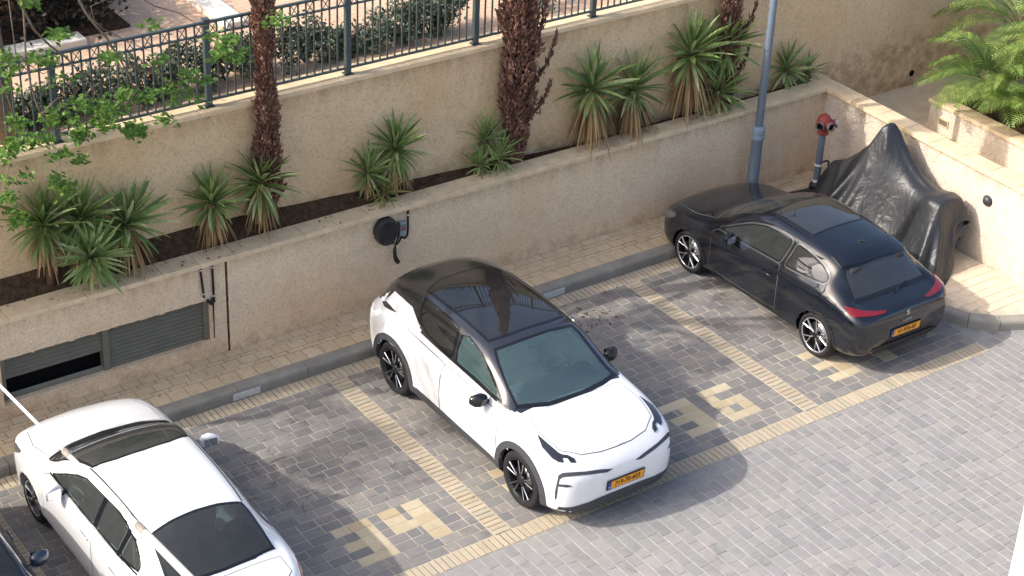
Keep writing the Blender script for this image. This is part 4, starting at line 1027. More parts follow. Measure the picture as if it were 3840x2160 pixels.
# ------------------------------------------------------------------ white sedan
def z7(pts): return [((a / 2.0125) / 1.490683, (1440 + b / 2.0125) / 1.490683) for a, b in pts]
def build_sedan():
    st = {
     2.06: [(0, .32), (.35, .32), (.48, .37), (.53, .52), (.50, .63), (.45, .67), (.34, .695), (.23, .71), (.11, .72), (0, .725)],
     2.01: [(0, .24), (.53, .24), (.64, .30), (.68, .50), (.65, .66), (.58, .715), (.44, .75), (.3, .77), (.15, .78), (0, .785)],
     1.90: [(0, .20), (.62, .20), (.74, .27), (.775, .51), (.75, .70), (.69, .775), (.53, .815), (.36, .835), (.18, .845), (0, .85)],
     1.68: [(0, .18), (.67, .18), (.81, .27), (.835, .53), (.82, .75), (.76, .84), (.59, .885), (.40, .91), (.2, .922), (0, .928)],
     1.285: [(0, .17), (.70, .17), (.835, .26), (.86, .55), (.848, .80), (.785, .91), (.63, .955), (.43, .98), (.21, .995), (0, 1.0)],
     1.10: [(0, .17), (.70, .17), (.83, .26), (.86, .56), (.846, .82), (.785, .935), (.66, .985), (.45, 1.01), (.22, 1.022), (0, 1.028)],
     .92: [(0, .17), (.70, .17), (.83, .26), (.858, .56), (.846, .825), (.785, .95), (.715, 1.01), (.49, 1.06), (.25, 1.085), (0, 1.095)],
     .62: [(0, .17), (.70, .17), (.83, .26), (.856, .56), (.845, .835), (.785, .965), (.725, 1.09), (.61, 1.20), (.34, 1.255), (0, 1.275)],
     .28: [(0, .17), (.70, .17), (.83, .26), (.856, .56), (.845, .845), (.785, .975), (.71, 1.155), (.585, 1.325), (.33, 1.385), (0, 1.405)],
     -.08: [(0, .17), (.70, .17), (.83, .26), (.856, .56), (.845, .855), (.785, .985), (.695, 1.185), (.565, 1.375), (.32, 1.432), (0, 1.45)],
     -.55: [(0, .17), (.70, .17), (.83, .26), (.856, .56), (.846, .865), (.785, 1.0), (.687, 1.195), (.555, 1.385), (.32, 1.442), (0, 1.46)],
     -1.0: [(0, .18), (.70, .18), (.835, .27), (.858, .57), (.848, .875), (.782, 1.015), (.675, 1.19), (.545, 1.36), (.31, 1.418), (0, 1.437)],
     -1.285: [(0, .19), (.70, .19), (.835, .28), (.86, .57), (.85, .885), (.775, 1.025), (.665, 1.17), (.54, 1.31), (.31, 1.365), (0, 1.383)],
     -1.58: [(0, .20), (.69, .20), (.83, .29), (.855, .58), (.842, .885), (.76, 1.025), (.65, 1.12), (.535, 1.20), (.30, 1.243), (0, 1.258)],
     -1.85: [(0, .22), (.67, .22), (.81, .31), (.84, .60), (.822, .88), (.735, 1.005), (.62, 1.035), (.48, 1.06), (.27, 1.078), (0, 1.085)],
     -2.0: [(0, .24), (.64, .24), (.785, .33), (.815, .60), (.795, .86), (.71, .97), (.58, 1.0), (.44, 1.015), (.24, 1.025), (0, 1.03)],
     -2.16: [(0, .27), (.57, .27), (.71, .37), (.745, .60), (.725, .83), (.645, .935), (.52, .965), (.39, .98), (.2, .99), (0, .995)],
     -2.25: [(0, .31), (.48, .31), (.60, .40), (.635, .60), (.61, .80), (.54, .89), (.43, .92), (.30, .935), (.15, .943), (0, .946)],
     -2.285: [(0, .38), (.38, .38), (.48, .44), (.51, .60), (.49, .75), (.43, .82), (.34, .85), (.24, .862), (.12, .868), (0, .87)]}
    ys = yrange([(-2.285, .012), (-2.25, .03), (-2.0, .05), (1.10, .05), (1.68, .04), (1.9, .025), (2.01, .012), (2.06, 1)])
    white = paint('sedan_white_paint', (0.78, 0.785, 0.79, 1), 0.35)
    c = Car('sedan_car', 'white sedan with grey rear window, parked nose to the kerb beside bay 34', (-3.565, -2.245, 0), 0.0, Shell(st, ys), white)
    glass = glassmat('sedan_glass', (0.30, 0.37, 0.36, 1), dust=0.07)
    ws = [(-.715, .89), (-.4, 1.01), (0, 1.05), (.4, 1.01), (.715, .89), (.625, .45), (.56, .07), (.3, .0), (0, -.02), (-.3, .0), (-.56, .07), (-.625, .45)]
    c.window('windscreen', ws, 'top', glass, border=.03)
    sw = [[(.72, .985), (.42, 1.145), (.20, 1.245), (-.05, 1.315), (-.40, 1.335), (-.40, 1.0), (.3, .985)], [(-.45, 1.0), (-.45, 1.335), (-.72, 1.325), (-.98, 1.285), (-.98, 1.025)], [(-1.02, 1.03), (-1.02, 1.275), (-1.16, 1.235), (-1.38, 1.12), (-1.42, 1.06), (-1.30, 1.045)]]
    for poly in sw: c.window('side_window', rounded(poly, .04, 2), 'right', glass, border=.016, mirror=True)
    for y0, y1 in ((-.395, -.455), (-.975, -1.025)):
        c.patch('pillar_trim', M['gloss_black'], [(y0, 1.002), (y0, 1.333 if y0 > -.5 else 1.283), (y1, 1.333 if y0 > -.5 else 1.275), (y1, 1.002 if y0 > -.5 else 1.03)], 'right', .0055, .1, None, True, lip=.004)
    c.patch('window_trim', M['gloss_black'], [(.76, .968), (.76, .98), (-1.40, 1.045), (-1.42, 1.03)], 'right', .005, .1, None, True, lip=.005)
    rg = [(-.60, -1.80), (-.3, -1.85), (0, -1.865), (.3, -1.85), (.60, -1.80), (.545, -1.36), (.515, -1.235), (.26, -1.20), (0, -1.19), (-.26, -1.20), (-.515, -1.235), (-.545, -1.36)]
    c.window('rear_window', rg, 'top', glass, border=.03)
    c.body([(1.285, .30), (-1.285, .30)], .335)
    for sg in (1, -1):
        pts = [(.575, .10), (.565, -.1), (.553, -.5), (.54, -1.0), (.53, -1.22)]
        poly = [(sg * (a + .007), b) for a, b in pts] + [(sg * (a - .007), b) for a, b in reversed(pts)]
        c.patch('roof_moulding', M['rubber'], poly, 'top', .002, .1, lip=.002)
    for wy in (1.285, -1.285): c.arch(wy, .30, .325, .36, white, z_min=.24, off=.005)
    for poly, hy in (([(.86, .34), (.84, .6), (.86, .90), (.76, .955), (-.42, .985), (-.44, .6), (-.43, .32), (.8, .31)], -.28), ([(-.45, .32), (-.46, .6), (-.44, .985), (-1.1, 1.01), (-1.22, .95), (-1.05, .75), (-.92, .55), (-.88, .32)], -1.0)):
        d = c.panel('door', poly, 'right', mirror=True, seam=.0035)
        for o, proj, sg in ((d[0], 'right', 1), (d[1], 'left', -1)):
            p, n = c.hit(proj, hy, .84); mb = MB(); mb.tube([(-.005, -.10, 0), (.03, -.085, .004), (.034, 0, .006), (.03, .085, .004), (-.005, .10, 0)], .013, 6); h = mb.obj('handle', white, o, True, loc=p)
            if sg < 0: h.rotation_euler = (0, 0, pi)
    c.panel('bonnet', [(-.68, 1.03), (-.71, 1.4), (-.63, 1.78), (-.38, 1.95), (0, 1.99), (.38, 1.95), (.63, 1.78), (.71, 1.4), (.68, 1.03), (.35, 1.10), (0, 1.12), (-.35, 1.10)], 'top', seam=.0035)
    c.panel('boot_lid', [(-.60, -1.90), (-.62, -2.1), (-.50, -2.2), (0, -2.24), (.50, -2.2), (.62, -2.1), (.60, -1.90), (0, -1.92)], 'top', seam=.0035)
    c.patch('cowl', M['black'], [(-.72, .90), (-.4, 1.015), (0, 1.055), (.4, 1.015), (.72, .90), (.70, .97), (.4, 1.075), (0, 1.115), (-.4, 1.075), (-.70, .97)], 'top', .0045, .08, lip=.004)
    c.patch('headlight', M['headlamp'], [(1.96, .60), (1.93, .70), (1.70, .80), (1.50, .83), (1.52, .79), (1.72, .68), (1.88, .62)], 'right', .006, .06, None, True, lip=.01)
    c.patch('tail_light', M['red_lens'], [(-2.20, .68), (-2.19, .86), (-2.06, .93), (-1.88, .95), (-1.86, .90), (-2.0, .78), (-2.1, .70)], 'right', .006, .06, None, True, lip=.01)
    mirror_pair(c, .79, .34, 1.02, white)
    dashboard(c, .86, .34, .90, .66); steering(c, -.36, .30, .92)
    for x in (-.34, .34): seats(c, x, -.2, .45, M['seat_dark'], .48)
    for x in (-.34, .34): seats(c, x, -1.0, .48, M['seat_dark'], .5)
    mb = MB(); mb.box(-.62, .62, -1.75, -1.15, .96, .985); mb.obj('parcel_shelf', M['dash'], c.root)
    for w0 in ((-.45, .93, 1.055, .15, .86, 1.10),):
        mb = MB(); mb.tube([(w0[0], w0[1] + .06, w0[2]), (w0[3], w0[4] + .09, w0[5])], .008, 5); mb.obj('wiper', M['black'], c.root)
    sp = double_spokes(M['alloy'], M['alloy'])
    for y in (1.285, -1.285):
        for x in (.835, -.835): c.wheel(x, y, .30, .195, .215, sp)
    return c
sedan = build_sedan()
# ------------------------------------------------------------------ plants
def m_leaf(name, cols, rough=0.45, trans=0.0, island=False, spec=0.4):
    m, n, b = newmat(name)
    rv = n.nodes.new('ShaderNodeNewGeometry').outputs['Random Per Island'] if island else n.nodes.new('ShaderNodeObjectInfo').outputs['Random']
    k = len(cols); c = ramp(n, rv, [((i + .5) / k, q) for i, q in enumerate(cols)])
    c = mixc(n, ramp(n, noise(n, 18, 3, .6, worldpos(n)), [(0.35, (0, 0, 0)), (0.7, (.5,) * 3)]), c, tuple(x * .6 for x in cols[0][:3]) + (1,))
    n.links.new(c, b.inputs['Base Color']); b.inputs['Roughness'].default_value = rough; b.inputs['Specular IOR Level'].default_value = spec
    if trans:
        t = N(n, 'ShaderNodeBsdfTranslucent'); n.links.new(c, t.inputs[0]); mx = N(n, 'ShaderNodeMixShader'); mx.inputs[0].default_value = trans
        out = n.nodes['Material Output']; n.links.new(b.outputs[0], mx.inputs[1]); n.links.new(t.outputs[0], mx.inputs[2]); n.links.new(mx.outputs[0], out.inputs[0])
    return m
M['yucca'] = m_leaf('yucca_leaf', [srgb(120, 146, 82), srgb(136, 162, 92), srgb(158, 180, 108), srgb(184, 200, 134), srgb(124, 150, 86), srgb(200, 208, 154)], 0.38, 0.25)
M['yucca_pale'] = m_leaf('yucca_pale_leaf', [srgb(150, 148, 84), srgb(168, 164, 96), srgb(120, 128, 70)], 0.5, 0.12)
M['straw'] = m_leaf('dead_yucca_leaf', [srgb(170, 140, 98), srgb(144, 114, 80), srgb(190, 162, 118), srgb(124, 94, 66)], 0.85, 0.0, True, 0.2)
M['yucca_stem'] = simple('yucca_stem', srgb(104, 82, 60), 0.9, vary=0.3, vscale=30)
def blade(L, W, droop, seg=6):
    """sword leaf along +x, folded along its midrib, bending down by droop"""
    mb = MB(); prev = None
    for i in range(seg + 1):
        t = i / seg; w = W * (0.55 + 1.6 * t * (1 - t) if t < .5 else max(0.02, 0.95 * (1 - ((t - .5) / .5) ** 1.7)))
        a = droop * t * t; x = L * (t - droop * droop * t ** 3 * .18); z = -L * a * .5
        r = mb.ring([(x, -w / 2, z + w * .22), (x, 0, z), (x, w / 2, z + w * .22)])
        if prev: mb.skin(prev, r, closed=False)
        prev = r
    return mb
BL = {}
for key in ('yucca', 'yucca_pale'):
    BL[key] = [blade(1.0, w, d).mesh('leaf_blade', M[key], True) for w, d in ((.105, .1), (.12, .3), (.11, .55), (.12, .85), (.095, .2), (.11, .7))]
def yucca(px, py, L, label, Y=1.22, n=64, skirt=0.4, key='yucca', lean=(0, 0), sk=40, group=None):
    L *= 1.22; n = int(n * 1.45)
    c = ony(px, py, Y); base = Vector((c.x + rnd.uniform(-.05, .05), max(min(Y, 1.24), 1.17), 0)); base.z = min(soil_z(base.x, base.y) - .02, c.z - .1)
    root = empty('yucca_plant', base, 0, label, 'plant', group)
    top = c - base
    mb = MB(); mb.tube([(0, 0, 0), top * .5 + Vector((.02, -.01, 0)), top], [.05, .045, .04], 8); mb.obj('stem', M['yucca_stem'], root, True)
    ax = Vector((lean[0] + rnd.uniform(-.22, .22), lean[1] - .18 + rnd.uniform(-.1, .12), 1)).normalized(); L *= rnd.uniform(.92, 1.08); q = Vector((0, 0, 1)).rotation_difference(ax)
    for i in range(n):
        f = (i + .5) / n; az = i * 2.39996 + rnd.uniform(-.15, .15); el = radians(87 - 108 * f ** 0.9) + rnd.uniform(-.12, .12)
        d = q @ Vector((cos(az) * cos(el), sin(az) * cos(el), sin(el)))
        el -= (.5 if rnd.random() < .06 else 0)
        d = q @ Vector((cos(az) * cos(el), sin(az) * cos(el), sin(el)))
        l = L * (0.72 + .36 * sin(pi * min(1, f * 1.1 + .12))) * rnd.uniform(.85, 1.12)
        k = (0, 4, 1, 1, 2, 5, 3)[min(6, int(f * 7))]
        o = link('leaf', BL[key][k], root); xax = d; up = q @ Vector((0, 0, 1)); yax = up.cross(xax)
        if yax.length < .05: yax = Vector((0, 1, 0))
        yax.normalize(); zax = xax.cross(yax)
        m = Matrix((xax, yax, zax)).transposed().to_4x4(); m = m @ Matrix.Rotation(rnd.uniform(-.35, .35), 4, 'X') @ Matrix.Diagonal((l, l * rnd.uniform(.75, 1.05), l, 1))
        m.translation = top - ax * (.10 * f * L / .45) + d * .02; o.matrix_local = m
    if skirt > 0:
        mb = MB()
        for i in range(int(sk * 1.7)):
            az = rnd.uniform(0, 2 * pi); r0 = .045; l = skirt * rnd.uniform(.7, 1.2); h = top.z - rnd.uniform(.04, .16)
            sp = rnd.uniform(.12, .55); p0 = Vector((top.x + cos(az) * r0, top.y + sin(az) * r0, h)); dirh = Vector((cos(az), sin(az) - .25, 0))
            p1 = p0 + dirh * l * sp * .6 + Vector((0, 0, -l * .45)); p2 = p1 + dirh * l * sp * .5 + Vector((0, 0, -l * .55)); w_ = rnd.uniform(.009, .018); t = Vector((-sin(az), cos(az), 0)) * w_
            if p2.z < -.02: p2.z = -.02
            a = mb.ring([p0 - t, p0 + t]); b = mb.ring([p1 - t, p1 + t]); e = mb.ring([p2 - t * .3, p2 + t * .3]); mb.skin(a, b, closed=False); mb.skin(b, e, closed=False)
        o = mb.obj('dead_leaves', M['straw'], root); o['kind'] = 'stuff'
    return root
GY = 'yuccas along the planter'
yucca(108, 560, .50, 'dark green yucca at the shutter end of the planter, behind its neighbours', 1.30, skirt=.45)
yucca(203, 548, .48, 'green yucca behind the small spreading yucca over the shutter', 1.26, skirt=.4)
yucca(318, 560, .46, 'upright green yucca beside the open soil patch over the shutter', 1.22, skirt=.5)
yucca(230, 648, .40, 'small spreading yucca hanging over the coping above the shutter', 1.02, skirt=.22, lean=(0, -.35), sk=16)
yucca(533, 505, .44, 'green yucca with a straw skirt above the two black pipes', 1.22, skirt=.42, sk=60)
yucca(655, 455, .47, 'green yucca with a straw skirt in front of the narrow brown cypress', 1.20, skirt=.5, sk=60)
yucca(995, 372, .44, 'green yucca with a straw skirt above the wall charger', 1.24, skirt=.42, sk=50)
yucca(925, 432, .36, 'low dark yucca beside the pale yellow yucca', 1.24, skirt=.2, sk=14, n=34)
yucca(966, 482, .27, 'small pale yellow yucca above the wall charger', 1.12, skirt=.15, sk=14, n=28, key='yucca_pale', lean=(0, -.2))
yucca(1218, 350, .36, 'dark yucca behind two small ones at the foot of the bushy cypress', 1.30, skirt=.2, sk=12, n=34)
yucca(1256, 393, .31, 'small yucca with a bare stem on the coping below the bushy cypress', 1.12, skirt=.18, sk=16, n=30)
yucca(1208, 412, .25, 'smallest green yucca on the coping below the bushy cypress', 1.12, skirt=.1, sk=8, n=24)
yucca(1490, 218, .50, 'tall yucca with a long straw skirt, nearer the bushy cypress', 1.20, skirt=.68, sk=110, n=54)
yucca(1592, 218, .50, 'tall yucca with a long straw skirt, nearer the largest yucca', 1.20, skirt=.6, sk=110, n=54)
yucca(1737, 132, .62, 'largest yucca with pale stiff leaves on the planter', 1.22, skirt=.72, sk=110, n=60)
yucca(1822, 112, .52, 'yucca in front of the torn brown cypress by the lamp post', 1.26, skirt=.6, sk=50, n=48)
yucca(1805, 228, .48, 'lower yucca with a straw skirt next to the lamp post', 1.14, skirt=.5, sk=70, n=46)
yucca(1978, 172, .44, 'green yucca without straw between the lamp post and the side wall', 1.28, skirt=0, n=44)
yucca(2030, 178, .30, 'small loose yucca in the corner of the planter', 1.30, skirt=0, n=22)

# cypresses, dead and brown
from mathutils import noise as mnz
M['cyp'] = m_leaf('dead_cypress', [srgb(104, 76, 64), srgb(122, 90, 76), srgb(144, 108, 92), srgb(88, 66, 56), srgb(130, 98, 84), srgb(166, 130, 112)], 0.9, 0.0, True, 0.1)
M['bark'] = simple('bark', srgb(84, 68, 56), 0.95, vary=0.35, vscale=14, bumps=0.8, bscale=30)
def spindle(mb, p, d, l, r, k=4):
    d = d.normalized(); u = d.orthogonal().normalized(); v = d.cross(u); a = rnd.uniform(0, 6)
    n = len(mb.v); mid = p + d * l * .35
    mb.v.append(tuple(p)); mb.v += [tuple(mid + (u * cos(a + 2 * pi * i / k) + v * sin(a + 2 * pi * i / k)) * r * rnd.uniform(.7, 1.3)) for i in range(k)]; mb.v.append(tuple(p + d * l))
    for i in range(k):
        j = (i + 1) % k; mb.f.append((n, n + 1 + i, n + 1 + j)); mb.mi.append(0); mb.f.append((n + 1 + i, n + k + 1, n + 1 + j)); mb.mi.append(0)
def cypress(x, label, H, rad, count, flames=(), Y=1.24, size=.78):
    z0 = soil_z(x, Y) - .03; root = empty('cypress_tree', (x, Y, z0), 0, label, 'tree')
    mb = MB(); mb.tube([(0, 0, 0), (.01, 0, H * .5), (0, 0, H)], [.11, .07, .02], 8); mb.obj('trunk', M['bark'], root, True)
    mb = MB()
    for i in range(count):
        t = rnd.random() ** .9; z = .05 + t * (H - .3); R = rad * (0.75 + .35 * sin(z * 2.1 + x) * .5) * (1 if t < .8 else max(.12, (1 - t) / .2)) * min(1, .45 + z)
        a = rnd.uniform(0, 2 * pi); lump = 1 + .62 * mnz.noise(Vector((cos(a) * 1.6 + x, sin(a) * 1.6, z * 2.6))) + .35 * mnz.noise(Vector((cos(a) * 3.5, sin(a) * 3.5 + x, z * 6)))
        rr = R * lump * rnd.uniform(.66, 1.08); p = Vector((cos(a) * rr, sin(a) * rr * .75 - .02, z))
        d = Vector((cos(a) * rnd.uniform(.1, .8), sin(a) * rnd.uniform(.1, .8), rnd.uniform(.45, 1.3))); spindle(mb, p, d, rnd.uniform(.04, .2) * size, rnd.choice((.012, .018, .026, .04)) * size)
    o = mb.obj('foliage', M['cyp'], root); o['kind'] = 'stuff'
    for (dx, dz, l, bend) in flames:
        mb = MB(); p = Vector((dx * .35, -.1, dz)); e = Vector((dx + bend, -.12, dz + l))
        mb.tube([p, p.lerp(e, .5) + Vector((dx * .12, 0, -.05)), e], [.025, .018, .006], 5)
        for i in range(int(90 * l)):
            t = rnd.random(); q = p.lerp(e, t) + Vector((dx * .3 * t * (1 - t) * 2, 0, -.1 * t * (1 - t) * 2)) + Vector((rnd.gauss(0, .03), rnd.gauss(0, .03), 0)) * (1.15 - t)
            spindle(mb, q, Vector((rnd.gauss(0, .3), rnd.gauss(0, .3), 1)), rnd.uniform(.05, .13), rnd.uniform(.012, .026))
        mb.obj('branch', M['cyp'], root)
    return root
c1 = ony(668, 300, 1.24).x; c2 = ony(1300, 250, 1.24).x; c3 = ony(1838, 60, 1.24).x
cypress(c1, 'narrow dead brown cypress trunk with shaggy bark, behind the yuccas', 6.6, .155, 14000, size=.62)
cypress(c2, 'bushy dead brown cypress with upright side branches, in the middle of the planter', 6.8, .235, 15000, [(.42, 1.15, .75, .12), (.30, 1.6, .9, .05), (-.34, .95, .45, -.02), (.36, .7, .5, .12), (-.22, .55, .5, -.02), (.18, .5, .6, .02)])
cypress(c3, 'torn dead brown cypress behind the yuccas by the lamp post', 5.6, .17, 9000, [(.30, 1.1, .6, .1), (-.24, 1.3, .5, -.04), (.28, .5, .5, .06)], 1.26)

# shrubs behind the fence
M['hedge'] = m_leaf('hedge_leaf', [srgb(70, 82, 58), srgb(86, 98, 72), srgb(58, 70, 52), srgb(106, 114, 92), srgb(130, 132, 116)], 0.5, 0.1, True)
M['hedge_dark'] = m_leaf('dark_hedge_leaf', [srgb(40, 44, 36), srgb(54, 56, 46), srgb(72, 60, 52), srgb(34, 38, 32)], 0.6, 0.1, True)
M['twig'] = simple('twig', srgb(96, 82, 72), 0.9)
def leafcard(mb, p, s, nrm=None):
    n = nrm or Vector((rnd.gauss(0, 1), rnd.gauss(0, 1), rnd.gauss(.4, 1))).normalized(); u = n.orthogonal().normalized(); a = rnd.uniform(0, 6.28); v = n.cross(u)
    e = u * cos(a) + v * sin(a); f = n.cross(e); n_ = len(mb.v)
    mb.v += [tuple(p - e * s * .5), tuple(p + f * s * .27 + n * s * .06), tuple(p + e * s * .5), tuple(p - f * s * .27 + n * s * .06)]; mb.f.append((n_, n_ + 1, n_ + 2, n_ + 3)); mb.mi.append(0)
def shrub(x, y, z, rx, ry, h, count, label, mat='hedge', ls=.055, group=None):
    root = empty('shrub', (x, y, z), 0, label, 'shrub', group)
    mb = MB()
    for i in range(9):
        a = rnd.uniform(0, 6.28); mb.tube([(0, 0, 0), (cos(a) * rx * .4, sin(a) * ry * .4, h * .5), (cos(a) * rx * .75, sin(a) * ry * .75, h * rnd.uniform(.8, 1.05))], [.012, .008, .003], 4)
    mb.obj('stems', M['twig'], root)
    cl = [(rnd.uniform(-1, 1), rnd.uniform(-1, 1), rnd.uniform(.15, 1)) for _ in range(16)]
    mb = MB()
    for i in range(count):
        c = rnd.choice(cl); p = Vector((c[0] * rx + rnd.gauss(0, rx * .22), c[1] * ry + rnd.gauss(0, ry * .25), max(.02, c[2] * h * .92 + rnd.gauss(0, h * .13)))); leafcard(mb, p, ls * rnd.uniform(.7, 1.3))
    o = mb.obj('foliage', M[mat], root); o['kind'] = 'stuff'; return root
HL = 'grey green shrub of the clipped row just behind the metal fence'; HG = 'shrub row behind the fence'
for i, (x, h) in enumerate(((-3.0, .40), (-2.45, .52), (-1.9, .6), (-1.35, .66), (-.8, .66), (-.25, .62), (.3, .6), (.9, .56), (1.5, .42), (2.05, .50), (2.6, .66), (3.1, .58))):
    shrub(x, 2.12, 3.32, .36, .22, h * .9, 1400, HL, group=HG, ls=.066)
shrub(4.75, 2.15, 3.32, .35, .22, .5, 600, 'lone grey green shrub behind the fence beyond the bushy cypress')
bed = MB(); bed.box(-9, -.55, 4.3, 9.5, 3.2, 3.36); o = bed.obj('flower_bed', M['soil']); o['kind'] = 'structure'
for a in ((.52, .85, 3.55, 9.5), (-9, -1.3, 4.0, 4.295)):
    mb = MB(); mb.box(a[0], a[1], a[2], a[3], 3.2, 3.42, c=.01); o = mb.obj('bed_edging', simple('white_edging', srgb(214, 208, 196), .85)); o['kind'] = 'structure'
for i, x in enumerate((-3.6, -2.6, -1.7, -1.0)):
    shrub(x, 5.1 + .15 * (i % 2), 3.34, .7, .7, 1.2, 3600, 'dense dark shrub in the bed with white edging on the plaza', 'hedge_dark', .085, 'dark shrubs in the bed')

# tree on the left: trunk behind the fence, twigs hanging in front of it
M['tleaf'] = m_leaf('tree_leaf', [srgb(96, 136, 58), srgb(120, 158, 68), srgb(82, 120, 52), srgb(150, 178, 88), srgb(104, 142, 62)], 0.5, 0.4, True)
M['tbark'] = simple('grey_bark', srgb(112, 98, 84), 0.9, vary=0.25, vscale=20)
tb = Vector((-3.28, 1.82, 3.30)); tree = empty('leafy_tree', tb, 0, 'leafy tree behind the fence with thin branches hanging over the shutter wall', 'tree')
mb = MB(); mb.tube([(0, 0, 0), (-.03, -.02, .8), (-.10, -.05, 1.8), (-.3, -.2, 3.0)], [.16, .135, .12, .10], 12); mb.obj('trunk', M['tbark'], tree, True)
def k9(pts): return [(a / 3.857, b / 3.857) for a, b in pts]
TW = [(k9([(640, -420), (700, -150), (770, 0), (830, 120), (930, 250), (1030, 360), (1090, 460), (1160, 570), (1260, 740), (1330, 970), (1470, 1130)]), .020, .75),
      (k9([(120, -300), (230, 100), (330, 290), (480, 440), (640, 560), (770, 690), (870, 810), (920, 880), (910, 980)]), .017, .85),
      (k9([(200, -300), (240, 290), (250, 560), (300, 830), (350, 1000), (400, 1110), (480, 1230), (590, 1290), (700, 1320)]), .013, .70),
      (k9([(1160, 570), (1280, 640), (1470, 710), (1570, 720), (1700, 700)]), .010, .75),
      (k9([(400, 1110), (560, 950), (640, 1050), (690, 1170), (740, 1225)]), .010, .75),
      (k9([(920, 900), (1050, 1030), (1130, 1130), (1220, 1210)]), .010, .80), (k9([(830, 120), (1000, 280), (1200, 380), (1420, 480), (1550, 530)]), .008, .75),
      (k9([(480, 1230), (470, 1330), (520, 1430)]), .007, .7), (k9([(60, -200), (150, 500), (300, 640), (420, 720), (560, 640), (700, 640)]), .008, .8),
      (k9([(930, 250), (880, 60), (1180, -60)]), .006, .75), (k9([(1300, -60), (1500, 60), (1750, 130), (1950, 260), (2050, 340)]), .008, .8), (k9([(-60, 700), (60, 900), (200, 1350), (120, 1500), (60, 1750)]), .008, .8)]
for pts, r, Y in TW:
    mb = MB(); P = [ony(a, b, Y + .05 * sin(i)) - tb for i, (a, b) in enumerate(pts)]; mb.tube(P, [r * (1 - .6 * i / (len(P) - 1)) for i in range(len(P))], 5); mb.obj('branch', M['tbark'], tree, True)
for e in ((-.9, -.9, 3.9), (.6, -1.2, 3.6), (-1.5, .8, 4.2), (.4, .9, 4.4), (-3.2, -1.6, 4.0), (-5.0, -1.0, 3.8), (-4.2, .4, 4.0), (1.0, -1.4, 4.6)):
    mb = MB(); mb.tube([(-.22, -.15, 2.6), Vector((-.22, -.15, 2.6)).lerp(Vector(e), .5) + Vector((0, 0, .15)), e], [.07, .05, .02], 6); mb.obj('branch', M['tbark'], tree, True)
mb = MB()
def leafcluster(mb, c, n, r, ls):
    for i in range(n):
        d = Vector((rnd.gauss(0, 1), rnd.gauss(0, 1), rnd.gauss(0, .55))) * r * .55; leafcard(mb, c + d, ls * rnd.uniform(.7, 1.3), Vector((rnd.gauss(0, .45), rnd.gauss(0, .45) - .3, 1)).normalized())
CL = k9([(290, 30), (250, -30), (540, 360), (600, 330), (500, 560), (400, 590), (300, 560), (60, 560), (30, 530), (60, 700), (40, 880), (770, 980), (550, 780), (1060, 540), (1100, 560), (480, 1150), (560, 1080), (520, 1190), (1000, 1090), (870, 1050), (1200, 930), (1240, 890), (1420, 950), (1300, 1240), (1360, 1280), (800, 1290), (960, 1200), (1040, 1220), (140, 1390), (300, 1380), (60, 1420), (130, 1180), (200, 1210), (740, 1330)])
CL += [(533, 90), (560, 118), (575, 100), (593, 147), (610, 140), (473, 187), (490, 180), (520, 200), (545, 140), (417, 300), (340, 327), (320, 322), (200, 333), (153, 387), (200, 400), (145, 455), (160, 470), (60, 447), (13, 457), (40, 545), (50, 560), (160, 480), (20, 500), (690, 60), (700, 45), (10, 405), (30, 380), (400, 150), (440, 250), (380, 60), (60, 345), (110, 350), (250, 300), (300, 275), (330, 250), (380, 235), (430, 225), (460, 215), (500, 245), (270, 245), (180, 300)]
for a, b in CL:
    leafcluster(mb, ony(a, b, rnd.uniform(.65, .95)) - tb, rnd.randint(22, 44), .12, .085)
for i in range(130):      # unseen out-of-frame crown, widened to cast the dappled shade
    a = rnd.uniform(0, 6.28); rr = sqrt(rnd.random()) * 3.3; c = Vector((-3.0 + cos(a) * rr * 1.15, -1.3 + sin(a) * rr * .62, 2.4 + rnd.random() * 2.0))
    px_, py_ = topix(c + tb)
    if px_ > -60 and py_ > -60: continue
    t_ = c.z + tb.z - 3.6; sx_, sy_ = c.x + tb.x + 1.25 * t_, c.y + tb.y - .44 * t_
    if -4.6 < sx_ < .4 and -.1 < sy_ < 1.9: continue
    if c.y + tb.y - .44 * (c.z + tb.z) < -2.5: continue  # gaps shaped so the hanging leaves and the driveway stay sunlit
    leafcluster(mb, c, 170, .33, .09)
o = mb.obj('crown', M['tleaf'], tree); o['kind'] = 'stuff'

